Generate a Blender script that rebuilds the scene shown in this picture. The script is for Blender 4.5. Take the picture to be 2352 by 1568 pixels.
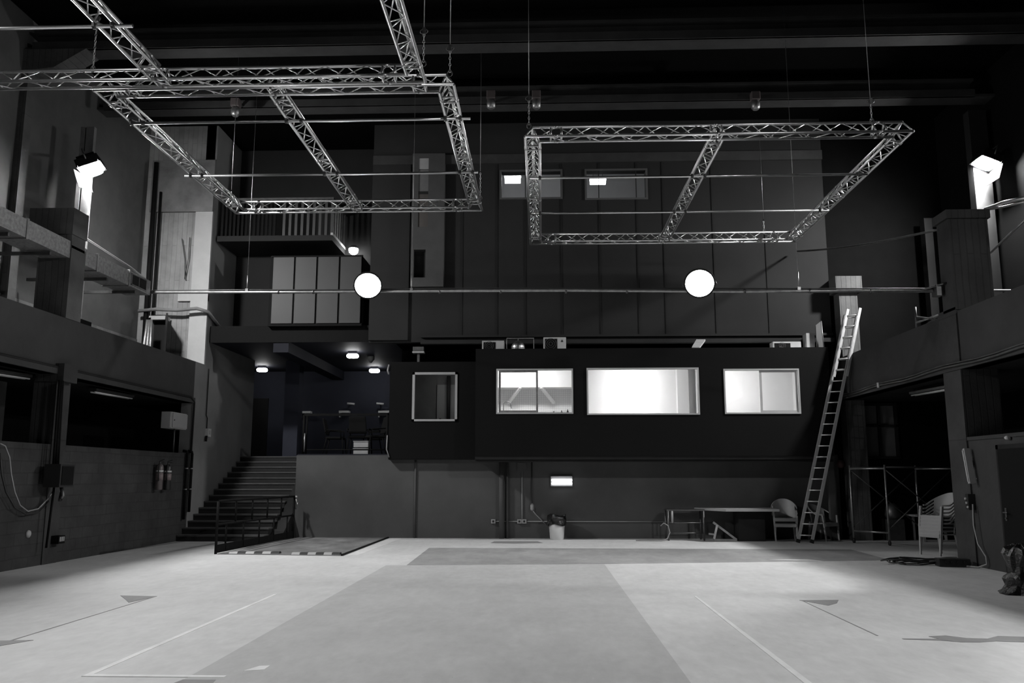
import bpy, math, random
from mathutils import Vector, Matrix
R = math.radians
random.seed(7)
for o in list(bpy.data.objects): bpy.data.objects.remove(o)
SC = bpy.context.scene
COL = SC.collection

# ---------------------------------------------------------------- camera, world, exposure
F = 1950.0; PIT = math.atan(312/F); YAW = R(2.0); CZ = 1.5
cd = bpy.data.cameras.new('camera'); cam = bpy.data.objects.new('camera', cd); COL.objects.link(cam)
cd.sensor_width = 36; cd.lens = 36*F/2352; cd.clip_start = .05; cd.clip_end = 200
cam.location = (0, 0, CZ); cam.rotation_euler = (R(90)+PIT, 0, YAW)
SC.camera = cam
w = bpy.data.worlds.new('world'); SC.world = w; w.use_nodes = True
w.node_tree.nodes['Background'].inputs[0].default_value = (1, 1, 1, 1)
w.node_tree.nodes['Background'].inputs[1].default_value = 0.0
SC.view_settings.view_transform = 'Standard'; SC.view_settings.look = 'None'
SC.view_settings.exposure = 0.0; SC.view_settings.gamma = 1.0; SC.view_settings.use_curve_mapping = False
SC.cycles.max_bounces = 7; SC.cycles.diffuse_bounces = 5; SC.cycles.glossy_bounces = 3
SC.cycles.transparent_max_bounces = 8
SC.cycles.sample_clamp_indirect = 3.0
SC.cycles.caustics_reflective = False; SC.cycles.caustics_refractive = False
SC.cycles.use_denoising = True
# lamp powers (watts of the emitting faces)
P_LEFT, P_RIGHT, P_PIPE, P_REAR = 610, 900, 60, 500

def P(px, py, X=None, Y=None, Z=None):
    """a point of the place, from where it shows in the photograph and one known plane"""
    u = (px-1176)/F; v = (py-784)/F
    y = math.cos(PIT)+v*math.sin(PIT); z = math.sin(PIT)-v*math.cos(PIT); x = u
    c, s = math.cos(YAW), math.sin(YAW)
    d = (x*c-y*s, x*s+y*c, z)
    t = X/d[0] if X is not None else Y/d[1] if Y is not None else (Z-CZ)/d[2]
    return Vector((d[0]*t, d[1]*t, CZ+d[2]*t))

# ---------------------------------------------------------------- materials
def mat(name, col, rough=.6, metal=0., var=.15, scale=3., bump=0., spec=.5, bscale=None, stretch=None, emis=None, coat=0):
    m = bpy.data.materials.new(name); m.use_nodes = True
    nt = m.node_tree; n = nt.nodes; L = nt.links
    b = n['Principled BSDF']
    if not isinstance(col, tuple): col = (col, col, col)
    b.inputs['Roughness'].default_value = rough; b.inputs['Metallic'].default_value = metal
    b.inputs['Specular IOR Level'].default_value = spec
    b.inputs['Coat Weight'].default_value = coat
    tc = n.new('ShaderNodeTexCoord'); mp = n.new('ShaderNodeMapping')
    L.new(tc.outputs['Object'], mp.inputs[0])
    if stretch: mp.inputs['Scale'].default_value = stretch
    ns = n.new('ShaderNodeTexNoise'); ns.inputs['Scale'].default_value = scale
    ns.inputs['Detail'].default_value = 6; ns.inputs['Roughness'].default_value = .6
    L.new(mp.outputs[0], ns.inputs['Vector'])
    cr = n.new('ShaderNodeValToRGB')
    cr.color_ramp.elements[0].position = .3; cr.color_ramp.elements[1].position = .72
    cr.color_ramp.elements[0].color = tuple(c*(1-var) for c in col)+(1,)
    cr.color_ramp.elements[1].color = tuple(min(1, c*(1+var)) for c in col)+(1,)
    L.new(ns.outputs['Fac'], cr.inputs[0]); L.new(cr.outputs[0], b.inputs['Base Color'])
    if bump:
        bp = n.new('ShaderNodeBump'); bp.inputs['Strength'].default_value = bump; bp.inputs['Distance'].default_value = .02
        n2 = n.new('ShaderNodeTexNoise'); n2.inputs['Scale'].default_value = bscale or scale*6; n2.inputs['Detail'].default_value = 8
        L.new(mp.outputs[0], n2.inputs['Vector'])
        L.new(n2.outputs['Fac'], bp.inputs['Height']); L.new(bp.outputs[0], b.inputs['Normal'])
    if emis:
        b.inputs['Emission Color'].default_value = (1, 1, 1, 1) if not isinstance(emis, tuple) else emis[1]+(1,)
        b.inputs['Emission Strength'].default_value = emis if not isinstance(emis, tuple) else emis[0]
    return m

def floor_mat(name, base, var):
    m = bpy.data.materials.new(name); m.use_nodes = True
    nt = m.node_tree; n = nt.nodes; L = nt.links; b = n['Principled BSDF']
    b.inputs['Roughness'].default_value = .62; b.inputs['Specular IOR Level'].default_value = .3
    tc = n.new('ShaderNodeTexCoord')
    def noise(scale, sx, sy, det):
        mp = n.new('ShaderNodeMapping'); mp.inputs['Scale'].default_value = (sx, sy, 1)
        L.new(tc.outputs['Object'], mp.inputs[0])
        t = n.new('ShaderNodeTexNoise'); t.inputs['Scale'].default_value = scale; t.inputs['Detail'].default_value = det
        t.inputs['Roughness'].default_value = .65
        L.new(mp.outputs[0], t.inputs['Vector']); return t.outputs['Fac']
    def rng(src, a, bb, lo, hi):
        r = n.new('ShaderNodeMapRange'); L.new(src, r.inputs[0])
        r.inputs[1].default_value = a; r.inputs[2].default_value = bb; r.inputs[3].default_value = lo; r.inputs[4].default_value = hi
        return r.outputs[0]
    def mul(a, bb):
        x = n.new('ShaderNodeMath'); x.operation = 'MULTIPLY'; L.new(a, x.inputs[0]); L.new(bb, x.inputs[1]); return x.outputs[0]
    v = mul(rng(noise(.45, 1, .8, 5), .3, .7, 1-var, 1+var), rng(noise(2.2, 1, .45, 8), .35, .7, 1+var*.5, 1-var*.8))
    v = mul(v, rng(noise(9, 1, .4, 9), .3, .7, .92, 1.07))
    # small white flecks and dark specks
    v = mul(v, rng(noise(26, 1, .6, 3), .73, .76, 1, 1.25))
    v = mul(v, rng(noise(21, 1.2, 1, 2), .235, .215, 1, .55))
    x = n.new('ShaderNodeMath'); x.operation = 'MULTIPLY'; L.new(v, x.inputs[0]); x.inputs[1].default_value = base
    cb = n.new('ShaderNodeCombineColor')
    for i in range(3): L.new(x.outputs[0], cb.inputs[i])
    L.new(cb.outputs[0], b.inputs['Base Color'])
    return m

def block_mat(name, col, sx, sy, axis):
    """painted block or board-marked concrete: courses in the bump and faintly in the colour"""
    m = mat(name, col, .75, 0, .25, 1.6, .35, spec=.12)
    nt = m.node_tree; n = nt.nodes; L = nt.links; b = n['Principled BSDF']
    tc = n['Texture Coordinate'] if 'Texture Coordinate' in n else n.new('ShaderNodeTexCoord')
    sp = n.new('ShaderNodeSeparateXYZ'); cb = n.new('ShaderNodeCombineXYZ'); L.new(tc.outputs['Object'], sp.inputs[0])
    if axis == 'YZ': L.new(sp.outputs['Y'], cb.inputs['X']); L.new(sp.outputs['Z'], cb.inputs['Y'])
    elif axis == 'XZ': L.new(sp.outputs['X'], cb.inputs['X']); L.new(sp.outputs['Z'], cb.inputs['Y'])
    else: L.new(sp.outputs['Z'], cb.inputs['X']); L.new(sp.outputs['X'], cb.inputs['Y'])
    br = n.new('ShaderNodeTexBrick'); br.inputs['Scale'].default_value = 1
    br.inputs['Brick Width'].default_value = sx; br.inputs['Row Height'].default_value = sy
    br.inputs['Mortar Size'].default_value = .012; br.inputs['Mortar Smooth'].default_value = .5
    br.inputs['Color1'].default_value = (1, 1, 1, 1); br.inputs['Color2'].default_value = (.84, .84, .84, 1); br.inputs['Mortar'].default_value = (.72, .72, .72, 1)
    nz = n.new('ShaderNodeTexNoise'); nz.inputs['Scale'].default_value = 1.5; nz.inputs['Detail'].default_value = 4
    L.new(cb.outputs[0], nz.inputs['Vector'])
    mx = n.new('ShaderNodeVectorMath'); mx.operation = 'MULTIPLY_ADD'; mx.inputs[1].default_value = (.08, .05, 0)
    L.new(nz.outputs['Color'], mx.inputs[0]); L.new(cb.outputs[0], mx.inputs[2])
    L.new(mx.outputs[0], br.inputs['Vector'])
    ramp = [q for q in n if q.type == 'VALTORGB'][0]
    mm = n.new('ShaderNodeMix'); mm.data_type = 'RGBA'; mm.blend_type = 'MULTIPLY'; mm.inputs[0].default_value = .8
    L.new(ramp.outputs[0], mm.inputs[6]); L.new(br.outputs['Color'], mm.inputs[7]); L.new(mm.outputs[2], b.inputs['Base Color'])
    bp2 = n.new('ShaderNodeBump'); bp2.inputs['Strength'].default_value = .6; bp2.inputs['Distance'].default_value = .03
    bp = [q for q in n if q.type == 'BUMP' and q != bp2][0]
    L.new(br.outputs['Color'], bp2.inputs['Height']); L.new(bp.outputs[0], bp2.inputs['Normal']); L.new(bp2.outputs[0], b.inputs['Normal'])
    return m

def glass_mat(name, tint=.95, gl=.05):
    m = bpy.data.materials.new(name); m.use_nodes = True
    nt = m.node_tree; n = nt.nodes; L = nt.links
    for q in list(n):
        if q.type != 'OUTPUT_MATERIAL': n.remove(q)
    out = [q for q in n if q.type == 'OUTPUT_MATERIAL'][0]
    t = n.new('ShaderNodeBsdfTransparent'); t.inputs[0].default_value = (tint, tint, tint, 1)
    g = n.new('ShaderNodeBsdfGlossy'); g.inputs['Roughness'].default_value = .03
    x = n.new('ShaderNodeMixShader'); x.inputs[0].default_value = gl
    L.new(t.outputs[0], x.inputs[1]); L.new(g.outputs[0], x.inputs[2]); L.new(x.outputs[0], out.inputs[0])
    return m

M = dict(
    floor=floor_mat('screed_light', .61, .09), floor_mid=floor_mat('screed_grey', .47, .09), floor_strip=floor_mat('screed_worn', .31, .2),
    floor_patch=floor_mat('screed_patch', .27, .05), floor_pale=floor_mat('screed_pale', .7, .1), tape=floor_mat('white_floor_line', .78, .14),
    plate=floor_mat('scuffed_plate', .2, .5),
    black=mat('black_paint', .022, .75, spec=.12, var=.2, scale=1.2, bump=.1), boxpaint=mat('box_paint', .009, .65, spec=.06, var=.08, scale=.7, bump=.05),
    wall_up=mat('dark_grey_paint', .03, .75, spec=.08, var=.12, scale=.6, bump=.05), wall_low=mat('grey_paint', .095, .7, spec=.12, var=.12, scale=1.1, bump=.15),
    band=mat('band_paint', .052, .7, spec=.12, var=.15, scale=1.3, bump=.25), blocks=block_mat('painted_blocks', .052, .42, .2, 'YZ'),
    ceil=mat('ceiling_black', .004, .9, spec=.03), beam=mat('beam_paint', .05, .7, spec=.12, var=.2, scale=2),
    concrete=mat('raw_concrete', .17, .85, var=.3, scale=2.4, bump=.35), boards=block_mat('board_marked_concrete', .3, 1.9, .13, 'ZX'),
    column=block_mat('column_concrete', .11, 2.2, .12, 'ZX'),
    plaster=mat('white_plaster', .42, .8, var=.06, scale=3, bump=.1), white=mat('white_paint', .85, .6, var=.02),
    room=mat('room_white', .8, .7, var=.03), roomgrey=mat('room_grey', .5, .7, var=.05),
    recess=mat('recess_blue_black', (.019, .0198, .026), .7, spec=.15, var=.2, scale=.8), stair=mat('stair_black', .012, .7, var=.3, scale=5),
    tread=mat('stair_tread', .075, .7, var=.25, scale=4), panel=mat('panel_grey', .032, .55, var=.06, scale=1),
    gallerywall=mat('gallery_grey', .1, .8, spec=.12, var=.2, scale=1.1, bump=.1),
    ladder=mat('ladder_aluminium', .7, .42, .6, var=.08, scale=20), alu=mat('aluminium', .85, .34, 1, var=.06, scale=20), alu_dull=mat('dull_aluminium', .6, .42, 1, var=.1, scale=20),
    galv=mat('galvanised', .36, .42, .85, var=.25, scale=9), steel=mat('dark_steel', .12, .45, .8, var=.2, scale=9),
    bmetal=mat('black_metal', .008, .7, 0, var=.2, scale=9, spec=.08), rubber=mat('rubber', .015, .7), blackpl=mat('black_plastic', .02, .4),
    column_dark=block_mat('dark_column_concrete', .055, 2.2, .12, 'ZX'),
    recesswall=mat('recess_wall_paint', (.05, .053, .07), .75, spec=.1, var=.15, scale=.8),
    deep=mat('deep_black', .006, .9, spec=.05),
    bag=mat('black_bag', .012, .22, bump=.6, scale=7, spec=.7), wplast=mat('white_plastic', .6, .45, var=.05),
    gplast=mat('grey_plastic', .35, .5, var=.06), beige=mat('cream_metal', .45, .5, var=.05), frame=mat('window_frame', .42, .5, .1, var=.05),
    wood=mat('plank_wood', .42, .6, var=.2, scale=3, stretch=(1, 8, 1)), tabletop=mat('table_top', .35, .35, var=.1), cable=mat('grey_cable', .3, .5),
    bcable=mat('black_cable', .02, .5), seat=mat('dark_fabric', .01, .85, spec=.1), exting=mat('extinguisher_body', (.11, .095, .095), .35, var=.05),
    glass=glass_mat('window_glass', .93, .05), glassd=glass_mat('dull_glass', .8, .06), mirror=mat('mirror', .85, .3, 1, var=.02),
    duct=mat('duct_sheet', .33, .5, .55, var=.35, scale=16), hole=mat('hole_black', .004, .9),
    oval=mat('oval_lamp_glow', .9, emis=26.0), tube=mat('tube_glow', .9, emis=(4., (.95, .96, 1.0))), tube2=mat('far_tube_glow', .9, emis=(24., (.95, .97, 1.0))),
    globe=mat('globe_glow', .9, emis=45.0), bulb=mat('room_lamp_glow', .9, emis=10.0),
)
def tile_mat():
    m = mat('kitchen_tiles', .5, .35, var=.03)
    n = m.node_tree.nodes; L = m.node_tree.links; b = n['Principled BSDF']
    tc = [q for q in n if q.type == 'TEX_COORD'][0]
    sp = n.new('ShaderNodeSeparateXYZ'); cb = n.new('ShaderNodeCombineXYZ'); L.new(tc.outputs['Object'], sp.inputs[0])
    L.new(sp.outputs['X'], cb.inputs['X']); L.new(sp.outputs['Z'], cb.inputs['Y'])
    br = n.new('ShaderNodeTexBrick'); br.offset = 0; br.inputs['Scale'].default_value = 1; br.inputs['Brick Width'].default_value = .05; br.inputs['Row Height'].default_value = .05
    br.inputs['Mortar Size'].default_value = .006; br.inputs['Color1'].default_value = (.8,)*3+(1,); br.inputs['Color2'].default_value = (.78,)*3+(1,); br.inputs['Mortar'].default_value = (.5,)*3+(1,)
    L.new(cb.outputs[0], br.inputs['Vector']); L.new(br.outputs['Color'], b.inputs['Base Color']); return m
M['tiles'] = tile_mat()

# ---------------------------------------------------------------- mesh building
def frame_of(d):
    d = Vector(d).normalized(); a = Vector((0, 0, 1)) if abs(d.z) < .95 else Vector((1, 0, 0))
    u = d.cross(a).normalized(); return u, u.cross(d).normalized(), d
class MB:
    def __init__(s): s.v = []; s.f = []; s.sm = []
    def add(s, vs, fs, smooth=False):
        k = len(s.v); s.v += [Vector(p) for p in vs]; s.f += [tuple(i+k for i in f) for f in fs]; s.sm += [smooth]*len(fs); return s
    def box(s, x0, x1, y0, y1, z0, z1):
        x0, x1 = min(x0, x1), max(x0, x1); y0, y1 = min(y0, y1), max(y0, y1); z0, z1 = min(z0, z1), max(z0, z1)
        vs = [(x, y, z) for z in (z0, z1) for y in (y0, y1) for x in (x0, x1)]
        return s.add(vs, [(0, 2, 3, 1), (4, 5, 7, 6), (0, 1, 5, 4), (2, 6, 7, 3), (0, 4, 6, 2), (1, 3, 7, 5)])
    def obox(s, c, size, rot=None):
        c = Vector(c); h = Vector(size)/2; rot = rot or Matrix.Identity(3)
        vs = [c+rot@Vector((x*h.x, y*h.y, z*h.z)) for z in (-1, 1) for y in (-1, 1) for x in (-1, 1)]
        return s.add(vs, [(0, 2, 3, 1), (4, 5, 7, 6), (0, 1, 5, 4), (2, 6, 7, 3), (0, 4, 6, 2), (1, 3, 7, 5)])
    def bar(s, a, b, wd, ht):
        a = Vector(a); b = Vector(b); u, v, d = frame_of(b-a)
        rot = Matrix((u, d, v)).transposed()
        return s.obox((a+b)/2, (wd, (b-a).length, ht), rot)
    def tube(s, a, b, r, n=8, r2=None):
        return s.path([a, b], r, n, r2)
    def path(s, pts, r, n=8, r2=None):
        pts = [Vector(p) for p in pts]; vs = []; m = len(pts); pu = None
        for i, p in enumerate(pts):
            d = (pts[min(i+1, m-1)]-pts[max(i-1, 0)])
            u, v, d = frame_of(d)
            if pu is not None:
                u = (pu-d*pu.dot(d))
                u = u.normalized() if u.length > 1e-6 else frame_of(d)[0]
                v = u.cross(d).normalized()
            pu = u
            rr = r if r2 is None else r+(r2-r)*i/(m-1)
            vs += [p+u*rr*math.cos(6.28318*k/n)+v*rr*math.sin(6.28318*k/n) for k in range(n)]
        fs = [(i*n+k, i*n+(k+1) % n, (i+1)*n+(k+1) % n, (i+1)*n+k) for i in range(m-1) for k in range(n)]
        s.add(vs, fs, True)
        k0 = len(s.v)-len(vs)
        s.f += [tuple(k0+k for k in reversed(range(n))), tuple(k0+(m-1)*n+k for k in range(n))]; s.sm += [False, False]
        return s
    def lathe(s, c, prof, n=20, axis=(0, 0, 1), smooth=True):
        c = Vector(c); u, v, d = frame_of(axis); vs = []
        for r, h in prof: vs += [c+d*h+u*r*math.cos(6.28318*k/n)+v*r*math.sin(6.28318*k/n) for k in range(n)]
        m = len(prof)
        fs = [(i*n+k, i*n+(k+1) % n, (i+1)*n+(k+1) % n, (i+1)*n+k) for i in range(m-1) for k in range(n)]
        s.add(vs, fs, smooth); k0 = len(s.v)-len(vs)
        s.f += [tuple(k0+k for k in reversed(range(n))), tuple(k0+(m-1)*n+k for k in range(n))]; s.sm += [False, False]
        return s
    def prism(s, poly, ext):
        ext = Vector(ext); n = len(poly); vs = [Vector(p) for p in poly]+[Vector(p)+ext for p in poly]
        return s.add(vs, [tuple(reversed(range(n))), tuple(range(n, 2*n))]+[(k, (k+1) % n, n+(k+1) % n, n+k) for k in range(n)])
    def ring(s, c, rx, ry, r, axis=(0, 1, 0), n=12, up=(0, 0, 1)):
        c = Vector(c); d = Vector(axis).normalized(); v = Vector(up); v = (v-d*v.dot(d)).normalized(); u = d.cross(v)
        vs = []; m = 6
        for i in range(n):
            a = 6.28318*i/n; rad = u*math.cos(a)*rx+v*math.sin(a)*ry; rn = rad.normalized()
            vs += [c+rad+rn*r*math.cos(6.28318*k/m)+d*r*math.sin(6.28318*k/m) for k in range(m)]
        fs = [(i*m+k, ((i+1) % n)*m+k, ((i+1) % n)*m+(k+1) % m, i*m+(k+1) % m) for i in range(n) for k in range(m)]
        return s.add(vs, fs, True)
    def build(s, name, m, parent=None, bevel=0):
        me = bpy.data.meshes.new(name); off = wloc(parent)
        if parent is not None: inv = wrot(parent).inverted(); vs = [inv@(p-off) for p in s.v]
        else: vs = s.v
        me.from_pydata(vs, [], s.f); me.polygons.foreach_set('use_smooth', s.sm)
        me.materials.append(m if not isinstance(m, str) else M[m]); me.update()
        import bmesh
        bm = bmesh.new(); bm.from_mesh(me); bmesh.ops.recalc_face_normals(bm, faces=bm.faces); bm.to_mesh(me); bm.free()
        o = bpy.data.objects.new(name, me); COL.objects.link(o)
        if parent is not None: o.parent = parent
        if bevel:
            b = o.modifiers.new('bevel', 'BEVEL'); b.width = bevel; b.segments = 2; b.limit_method = 'ANGLE'
        return o
def wloc(o):
    v = Vector((0, 0, 0))
    while o is not None: v = v+Vector(o.location); o = o.parent
    return v
def wrot(o): return Matrix.Identity(3)
def tag(o, label=None, cat=None, group=None, kind=None):
    if label: o['label'] = label
    if cat: o['category'] = cat
    if group: o['group'] = group
    if kind: o['kind'] = kind
    return o
def thing(name, loc, label, cat, group=None):
    o = bpy.data.objects.new(name, None); COL.objects.link(o); o.location = loc; o.empty_display_size = .1
    return tag(o, label, cat, group)
def struct(name, mb, m, label, cat, parent=None):
    o = mb.build(name, m, parent); tag(o, label, cat if parent is None else None, kind='structure'); return o
def dup(root, loc, label, rz=0, group=None):
    r = root.copy(); COL.objects.link(r); r.location = loc; r.rotation_euler = (0, 0, rz); r['label'] = label
    if group: r['group'] = group
    for ch in list(root.children):
        c = ch.copy(); COL.objects.link(c); c.parent = r
        for g in list(ch.children):
            d = g.copy(); COL.objects.link(d); d.parent = c
    return r
def holed(x0, x1, z0, z1, y0, y1, holes):
    """a wall across the hall with rectangular openings (x0,x1,z0,z1)"""
    m = MB(); xs = sorted({x0, x1, *[h[0] for h in holes], *[h[1] for h in holes]}); zs = sorted({z0, z1, *[h[2] for h in holes], *[h[3] for h in holes]})
    for a, b in zip(xs, xs[1:]):
        run = None
        for c, d in zip(zs, zs[1:]):
            mid = ((a+b)/2, (c+d)/2)
            if any(h[0] < mid[0] < h[1] and h[2] < mid[1] < h[3] for h in holes):
                if run: m.box(a, b, y0, y1, *run); run = None
            else: run = (run[0] if run else c, d)
        if run: m.box(a, b, y0, y1, *run)
    return m

# ================================================================ THE SETTING
XL, XR = -8.7, 7.4           # faces of the side walls
YB = 21.7                    # face of the low back wall
ZS = 2.1                     # stage level
ZC = 10.9
struct('floor', MB().box(-12, 11.5, -3, 29, -.15, 0), 'floor', 'pale worn screed floor of the big hall', 'floor')
def flat(name, poly, z, m, label):
    return struct(name, MB().prism([(x, y, 0.0) for x, y in poly], (0, 0, z)), m, label, 'floor marking')
flat('floor_panel', [(-2.69, -2), (1.1, -2), (1.08, 15.3), (-2.7, 15.0)], .003, 'floor_mid', 'broad grey floor panel running down the middle of the hall')
flat('floor_strip', [(-2.35, 15.06), (1.05, 15.36), (6.38, 16.25), (6.5, 18.6), (-2.44, 18.7)], .0025, 'floor_strip', 'darker worn floor strip before the back wall')
flat('floor_patch', [(-5.42, 11.1), (-4.92, 11.05), (-5.02, 10.5), (-5.18, 10.75)], .004, 'floor_patch', 'small dark triangular patch on left of the floor')
flat('floor_patch', [(3.17, 10.98), (3.66, 11.02), (3.55, 10.75), (3.38, 10.55)], .004, 'floor_patch', 'small dark triangular patch on right of the floor')
flat('floor_patch', [(3.38, 8.46), (3.72, 8.45), (3.68, 8.58), (3.86, 8.63), (4.0, 8.5), (4.18, 8.48), (4.35, 8.62), (4.6, 8.58), (4.75, 8.4), (4.55, 8.3), (4.2, 8.36), (4.02, 8.3), (3.85, 8.3), (3.7, 8.38), (3.38, 8.42)], .004, 'floor_patch', 'dark ragged stain at the far right of the floor')
flat('floor_patch', [(-5.3, 8.02), (-4.75, 8.1), (-4.9, 7.8), (-5.3, 7.72)], .004, 'floor_patch', 'dark wedge shaped stain at left edge of the floor')
flat('floor_patch', [(-2.7, 6.6), (-2.45, 6.6), (-2.42, 6.42), (-2.75, 6.35)], .0042, 'floor_patch', 'dark scuff at the end of the short white line')
flat('floor_seam', [(-4.96, 7.95), (-4.94, 11.05), (-4.925, 11.05), (-4.94, 7.95)], .0035, 'floor_patch', 'thin dark seam on left of the floor')
flat('floor_seam', [(3.2, 8.6), (3.19, 10.95), (3.2, 10.95), (3.215, 8.6)], .0035, 'floor_patch', 'thin dark seam on right of the floor')
flat('floor_line', [(-3.52, 6.7), (-3.49, 11.3), (-3.45, 11.3), (-3.465, 6.7)], .004, 'tape', 'long white painted line on left of the floor')
flat('floor_line', [(-3.52, 6.68), (-3.52, 6.75), (-2.42, 6.74), (-2.42, 6.68)], .0045, 'tape', 'short white painted line at the bottom left')
flat('floor_line', [(1.925, 6.2), (1.935, 11.3), (1.965, 11.3), (1.985, 6.2)], .004, 'tape', 'white painted line on right of the floor')
flat('floor_line', [(-3.86, 16.9), (-3.84, 21.6), (-3.5, 21.6), (-3.6, 16.9)], .002, 'floor_pale', 'pale stripe beside the scuffed plate')
flat('floor_line', [(-2.35, 6.9), (-2.28, 7.08), (-2.2, 7.1), (-2.2, 6.95)], .0045, 'tape', 'small white paint blob near the short line')
flat('floor_line', [(4.2, 16.3), (4.9, 16.35), (5.1, 16.0), (4.6, 16.1)], .004, 'floor_pale', 'pale tape dab at the edge of the worn strip')

for i, (a, b, c, d, lab) in enumerate(((1075, 1150, 1233, 1236, 'dark smear on the floor at the foot of the downpipe'), (1135, 1235, 1243, 1247, 'long dark streak on the floor before the downpipe'), (1165, 1198, 1263, 1266, 'small dark mark on the worn floor strip'))):
    q = [P(a, c, Z=0), P(b, c, Z=0), P(b+12, d, Z=0), P((a+b)/2, d+1, Z=0), P(a-8, d, Z=0)]
    flat('floor_stain', [(v_.x, min(v_.y, 21.65)) for v_ in q], .004, 'floor_patch', lab)
# ceiling and outer shell
struct('ceiling', MB().box(-12, 11.5, -3, 29, ZC, ZC+.2), 'ceil', 'black ceiling of the hall', 'ceiling')
struct('wall_front', MB().box(-12, 11.5, -3.2, -3, -.1, ZC+.1), 'black', 'dark wall behind the viewer', 'wall')
struct('wall_left_outer_low', MB().box(-11.15, -10.9, -3, 25, 0, 3.35), 'deep', 'dark wall under the left gallery', 'wall')
struct('wall_left_outer', MB().box(-10.8, -10.55, -3, 21.75, 3.35, ZC), 'gallerywall', 'dark wall at the back of the left gallery', 'wall')
struct('wall_right_outer', MB().box(10.45, 10.7, -3, 29, 0, ZC), 'deep', 'dark wall at the back of the right gallery', 'wall')
for i, (yb, zb) in enumerate([(15.9, 10.15), (18.75, 10.15), (9.6, 10.15)]):
    m = MB().box(-10.9, 10.45, yb, yb+.45, zb, zb+.06).box(-10.4, 10.0, yb+.17, yb+.27, zb+.06, zb+.38).box(-10.4, 10.0, yb, yb+.45, zb+.38, zb+.44)
    m.box(-10.4, 10.0, yb-.02, yb+.05, zb, zb+.17)
    struct('ceiling_beam', m, 'beam', ['long grey roof beam nearest to the lighting frames', 'long grey roof beam carrying the cable hoists', 'long roof beam above the near frame'][i], 'beam')
# portal columns at the outer walls
for s, nm in ((-1, 'left'), (1, 'right')):
    x = -10.4 if s < 0 else 10.0
    m = MB().box(x, x+s*.5, 15.85, 16.1, 0, 10.15)
    if s < 0: m.prism([(x, 15.86, 10.15), (x, 15.86, 9.7), (x-s*.5, 15.86, 9.75), (x-s*1.15, 15.86, 10.15)], (0, .5, 0))
    struct('wall_%s_column' % nm, m, 'column', 'tall concrete frame column with bracket at the %s outer wall' % nm, 'column')

# left wall: block wall, opening, gallery band
struct('wall_left', MB().box(XL-.3, XL, -3, 20.9, 0, 2.08), 'blocks', 'low black painted block wall along the left side', 'wall')
struct('wall_left_gallery', MB().box(XL-.25, XL, -3, 20.9, 3.33, 4.38).box(XL-.28, XL+.05, -3, 20.9, 3.33, 3.46), 'band', 'dark gallery parapet band along the left side', 'wall')
struct('wall_left_dado', MB().box(-10.55, -10.53, 15.6, 21.5, 3.5, 5.05), 'concrete', 'paler lower band on the wall of the left gallery', 'wall')
struct('floor_left_gallery', MB().box(-10.9, XL-.25, -3, 21.5, 3.33, 3.5), 'black', 'floor slab of the left gallery', 'floor')
struct('wall_left_stair', MB().box(XL-.3, XL, 20.9, 25.3, 0, 4.38).box(XL-.3, XL, 21.5, 25.3, 4.38, ZC), mat('stair_wall_paint', .2, .75, spec=.12, var=.12, scale=1, bump=.15), 'plain dark wall rising beside the stairs', 'wall')
m = MB().box(XL-.3, XL, 20.9, 21.52, 3.33, 4.4)
g = struct('wall_left_gallery_end', MB().box(-10.9, XL-.05, 21.5, 21.72, 3.4, ZC), 'boards', 'board marked concrete wall at the end of the left gallery', 'wall')
struct('plaster_strip', MB().box(-9.16, XL, 21.43, 21.5, 4.38, 8.5).box(-9.5, XL, 21.435, 21.5, 6.05, 6.3), 'plaster', 'white plaster strip at the edge of the concrete gallery end', None, g)
struct('concrete_lintel', MB().box(-10.4, XL, 21.40, 21.5, 8.47, 9.9), 'concrete', None, None, g)
# left and right gallery columns
m = MB().box(-9.3, XL+.02, 14.95, 15.45, 4.38, 5.75).prism([(-9.45, 14.95, 5.7), (-9.45, 15.4, 5.7), (-9.45, 15.4, 6.4), (-9.45, 14.9, 6.4)], (.77, 0, 0)).box(-9.5, XL+.04, 14.9, 15.42, 5.95, 6.45)
struct('wall_left_pillar', m, 'column', 'dark concrete pillar with wide head on the left gallery', 'pillar')
m = MB().box(-9.1, XL+.02, 14.85, 15.3, 0, 3.33).box(-9.05, XL+.16, 14.8, 15.25, 3.2, 3.52)
struct('wall_left_lower_pillar', m, 'column_dark', 'rough dark pillar in front of the left block wall', 'pillar')
struct('wall_left_post', MB().box(P(173, 450, Y=17.1).x, P(182, 450, Y=17.1).x, 17.1, 17.25, 3.5, 9.0).box(P(186, 450, Y=17.1).x, P(204, 450, Y=17.1).x, 17.1, 17.2, 3.5, 9.0), 'concrete', 'pale twin upright standing under the left floodlight', 'post')
m = MB().box(XR-.03, XR+.62, 15.1, 15.75, 0, 4.5).box(XR-.03, XR+.66, 15.08, 15.55, 4.45, 6.2).box(XR-.08, XR+.7, 15.04, 15.6, 6.12, 6.28)
struct('wall_right_pillar', m, 'column_dark', 'dark concrete pillar standing through the right gallery', 'pillar')
m = MB().box(XR+.1, XR+.55, 21.2, 21.6, 0, 6.2).box(XR, XR+.65, 21.1, 21.62, 6.1, 6.5)
struct('wall_right_far_pillar', m, 'column', 'far concrete pillar behind the ladder top', 'pillar')
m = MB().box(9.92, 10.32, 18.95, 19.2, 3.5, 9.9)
struct('wall_right_post', m, 'black', 'upright carrying the right floodlight, blackened to stay dim', 'post')  # painted black to hold down the close floodlight's brightness
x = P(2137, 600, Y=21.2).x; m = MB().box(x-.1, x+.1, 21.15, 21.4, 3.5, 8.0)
struct('wall_right_thin_post', m, 'black', 'thin upright at the back of the right gallery, blackened to stay dim', 'post')  # black paint stands in for the lamp light not reaching this upright
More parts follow.
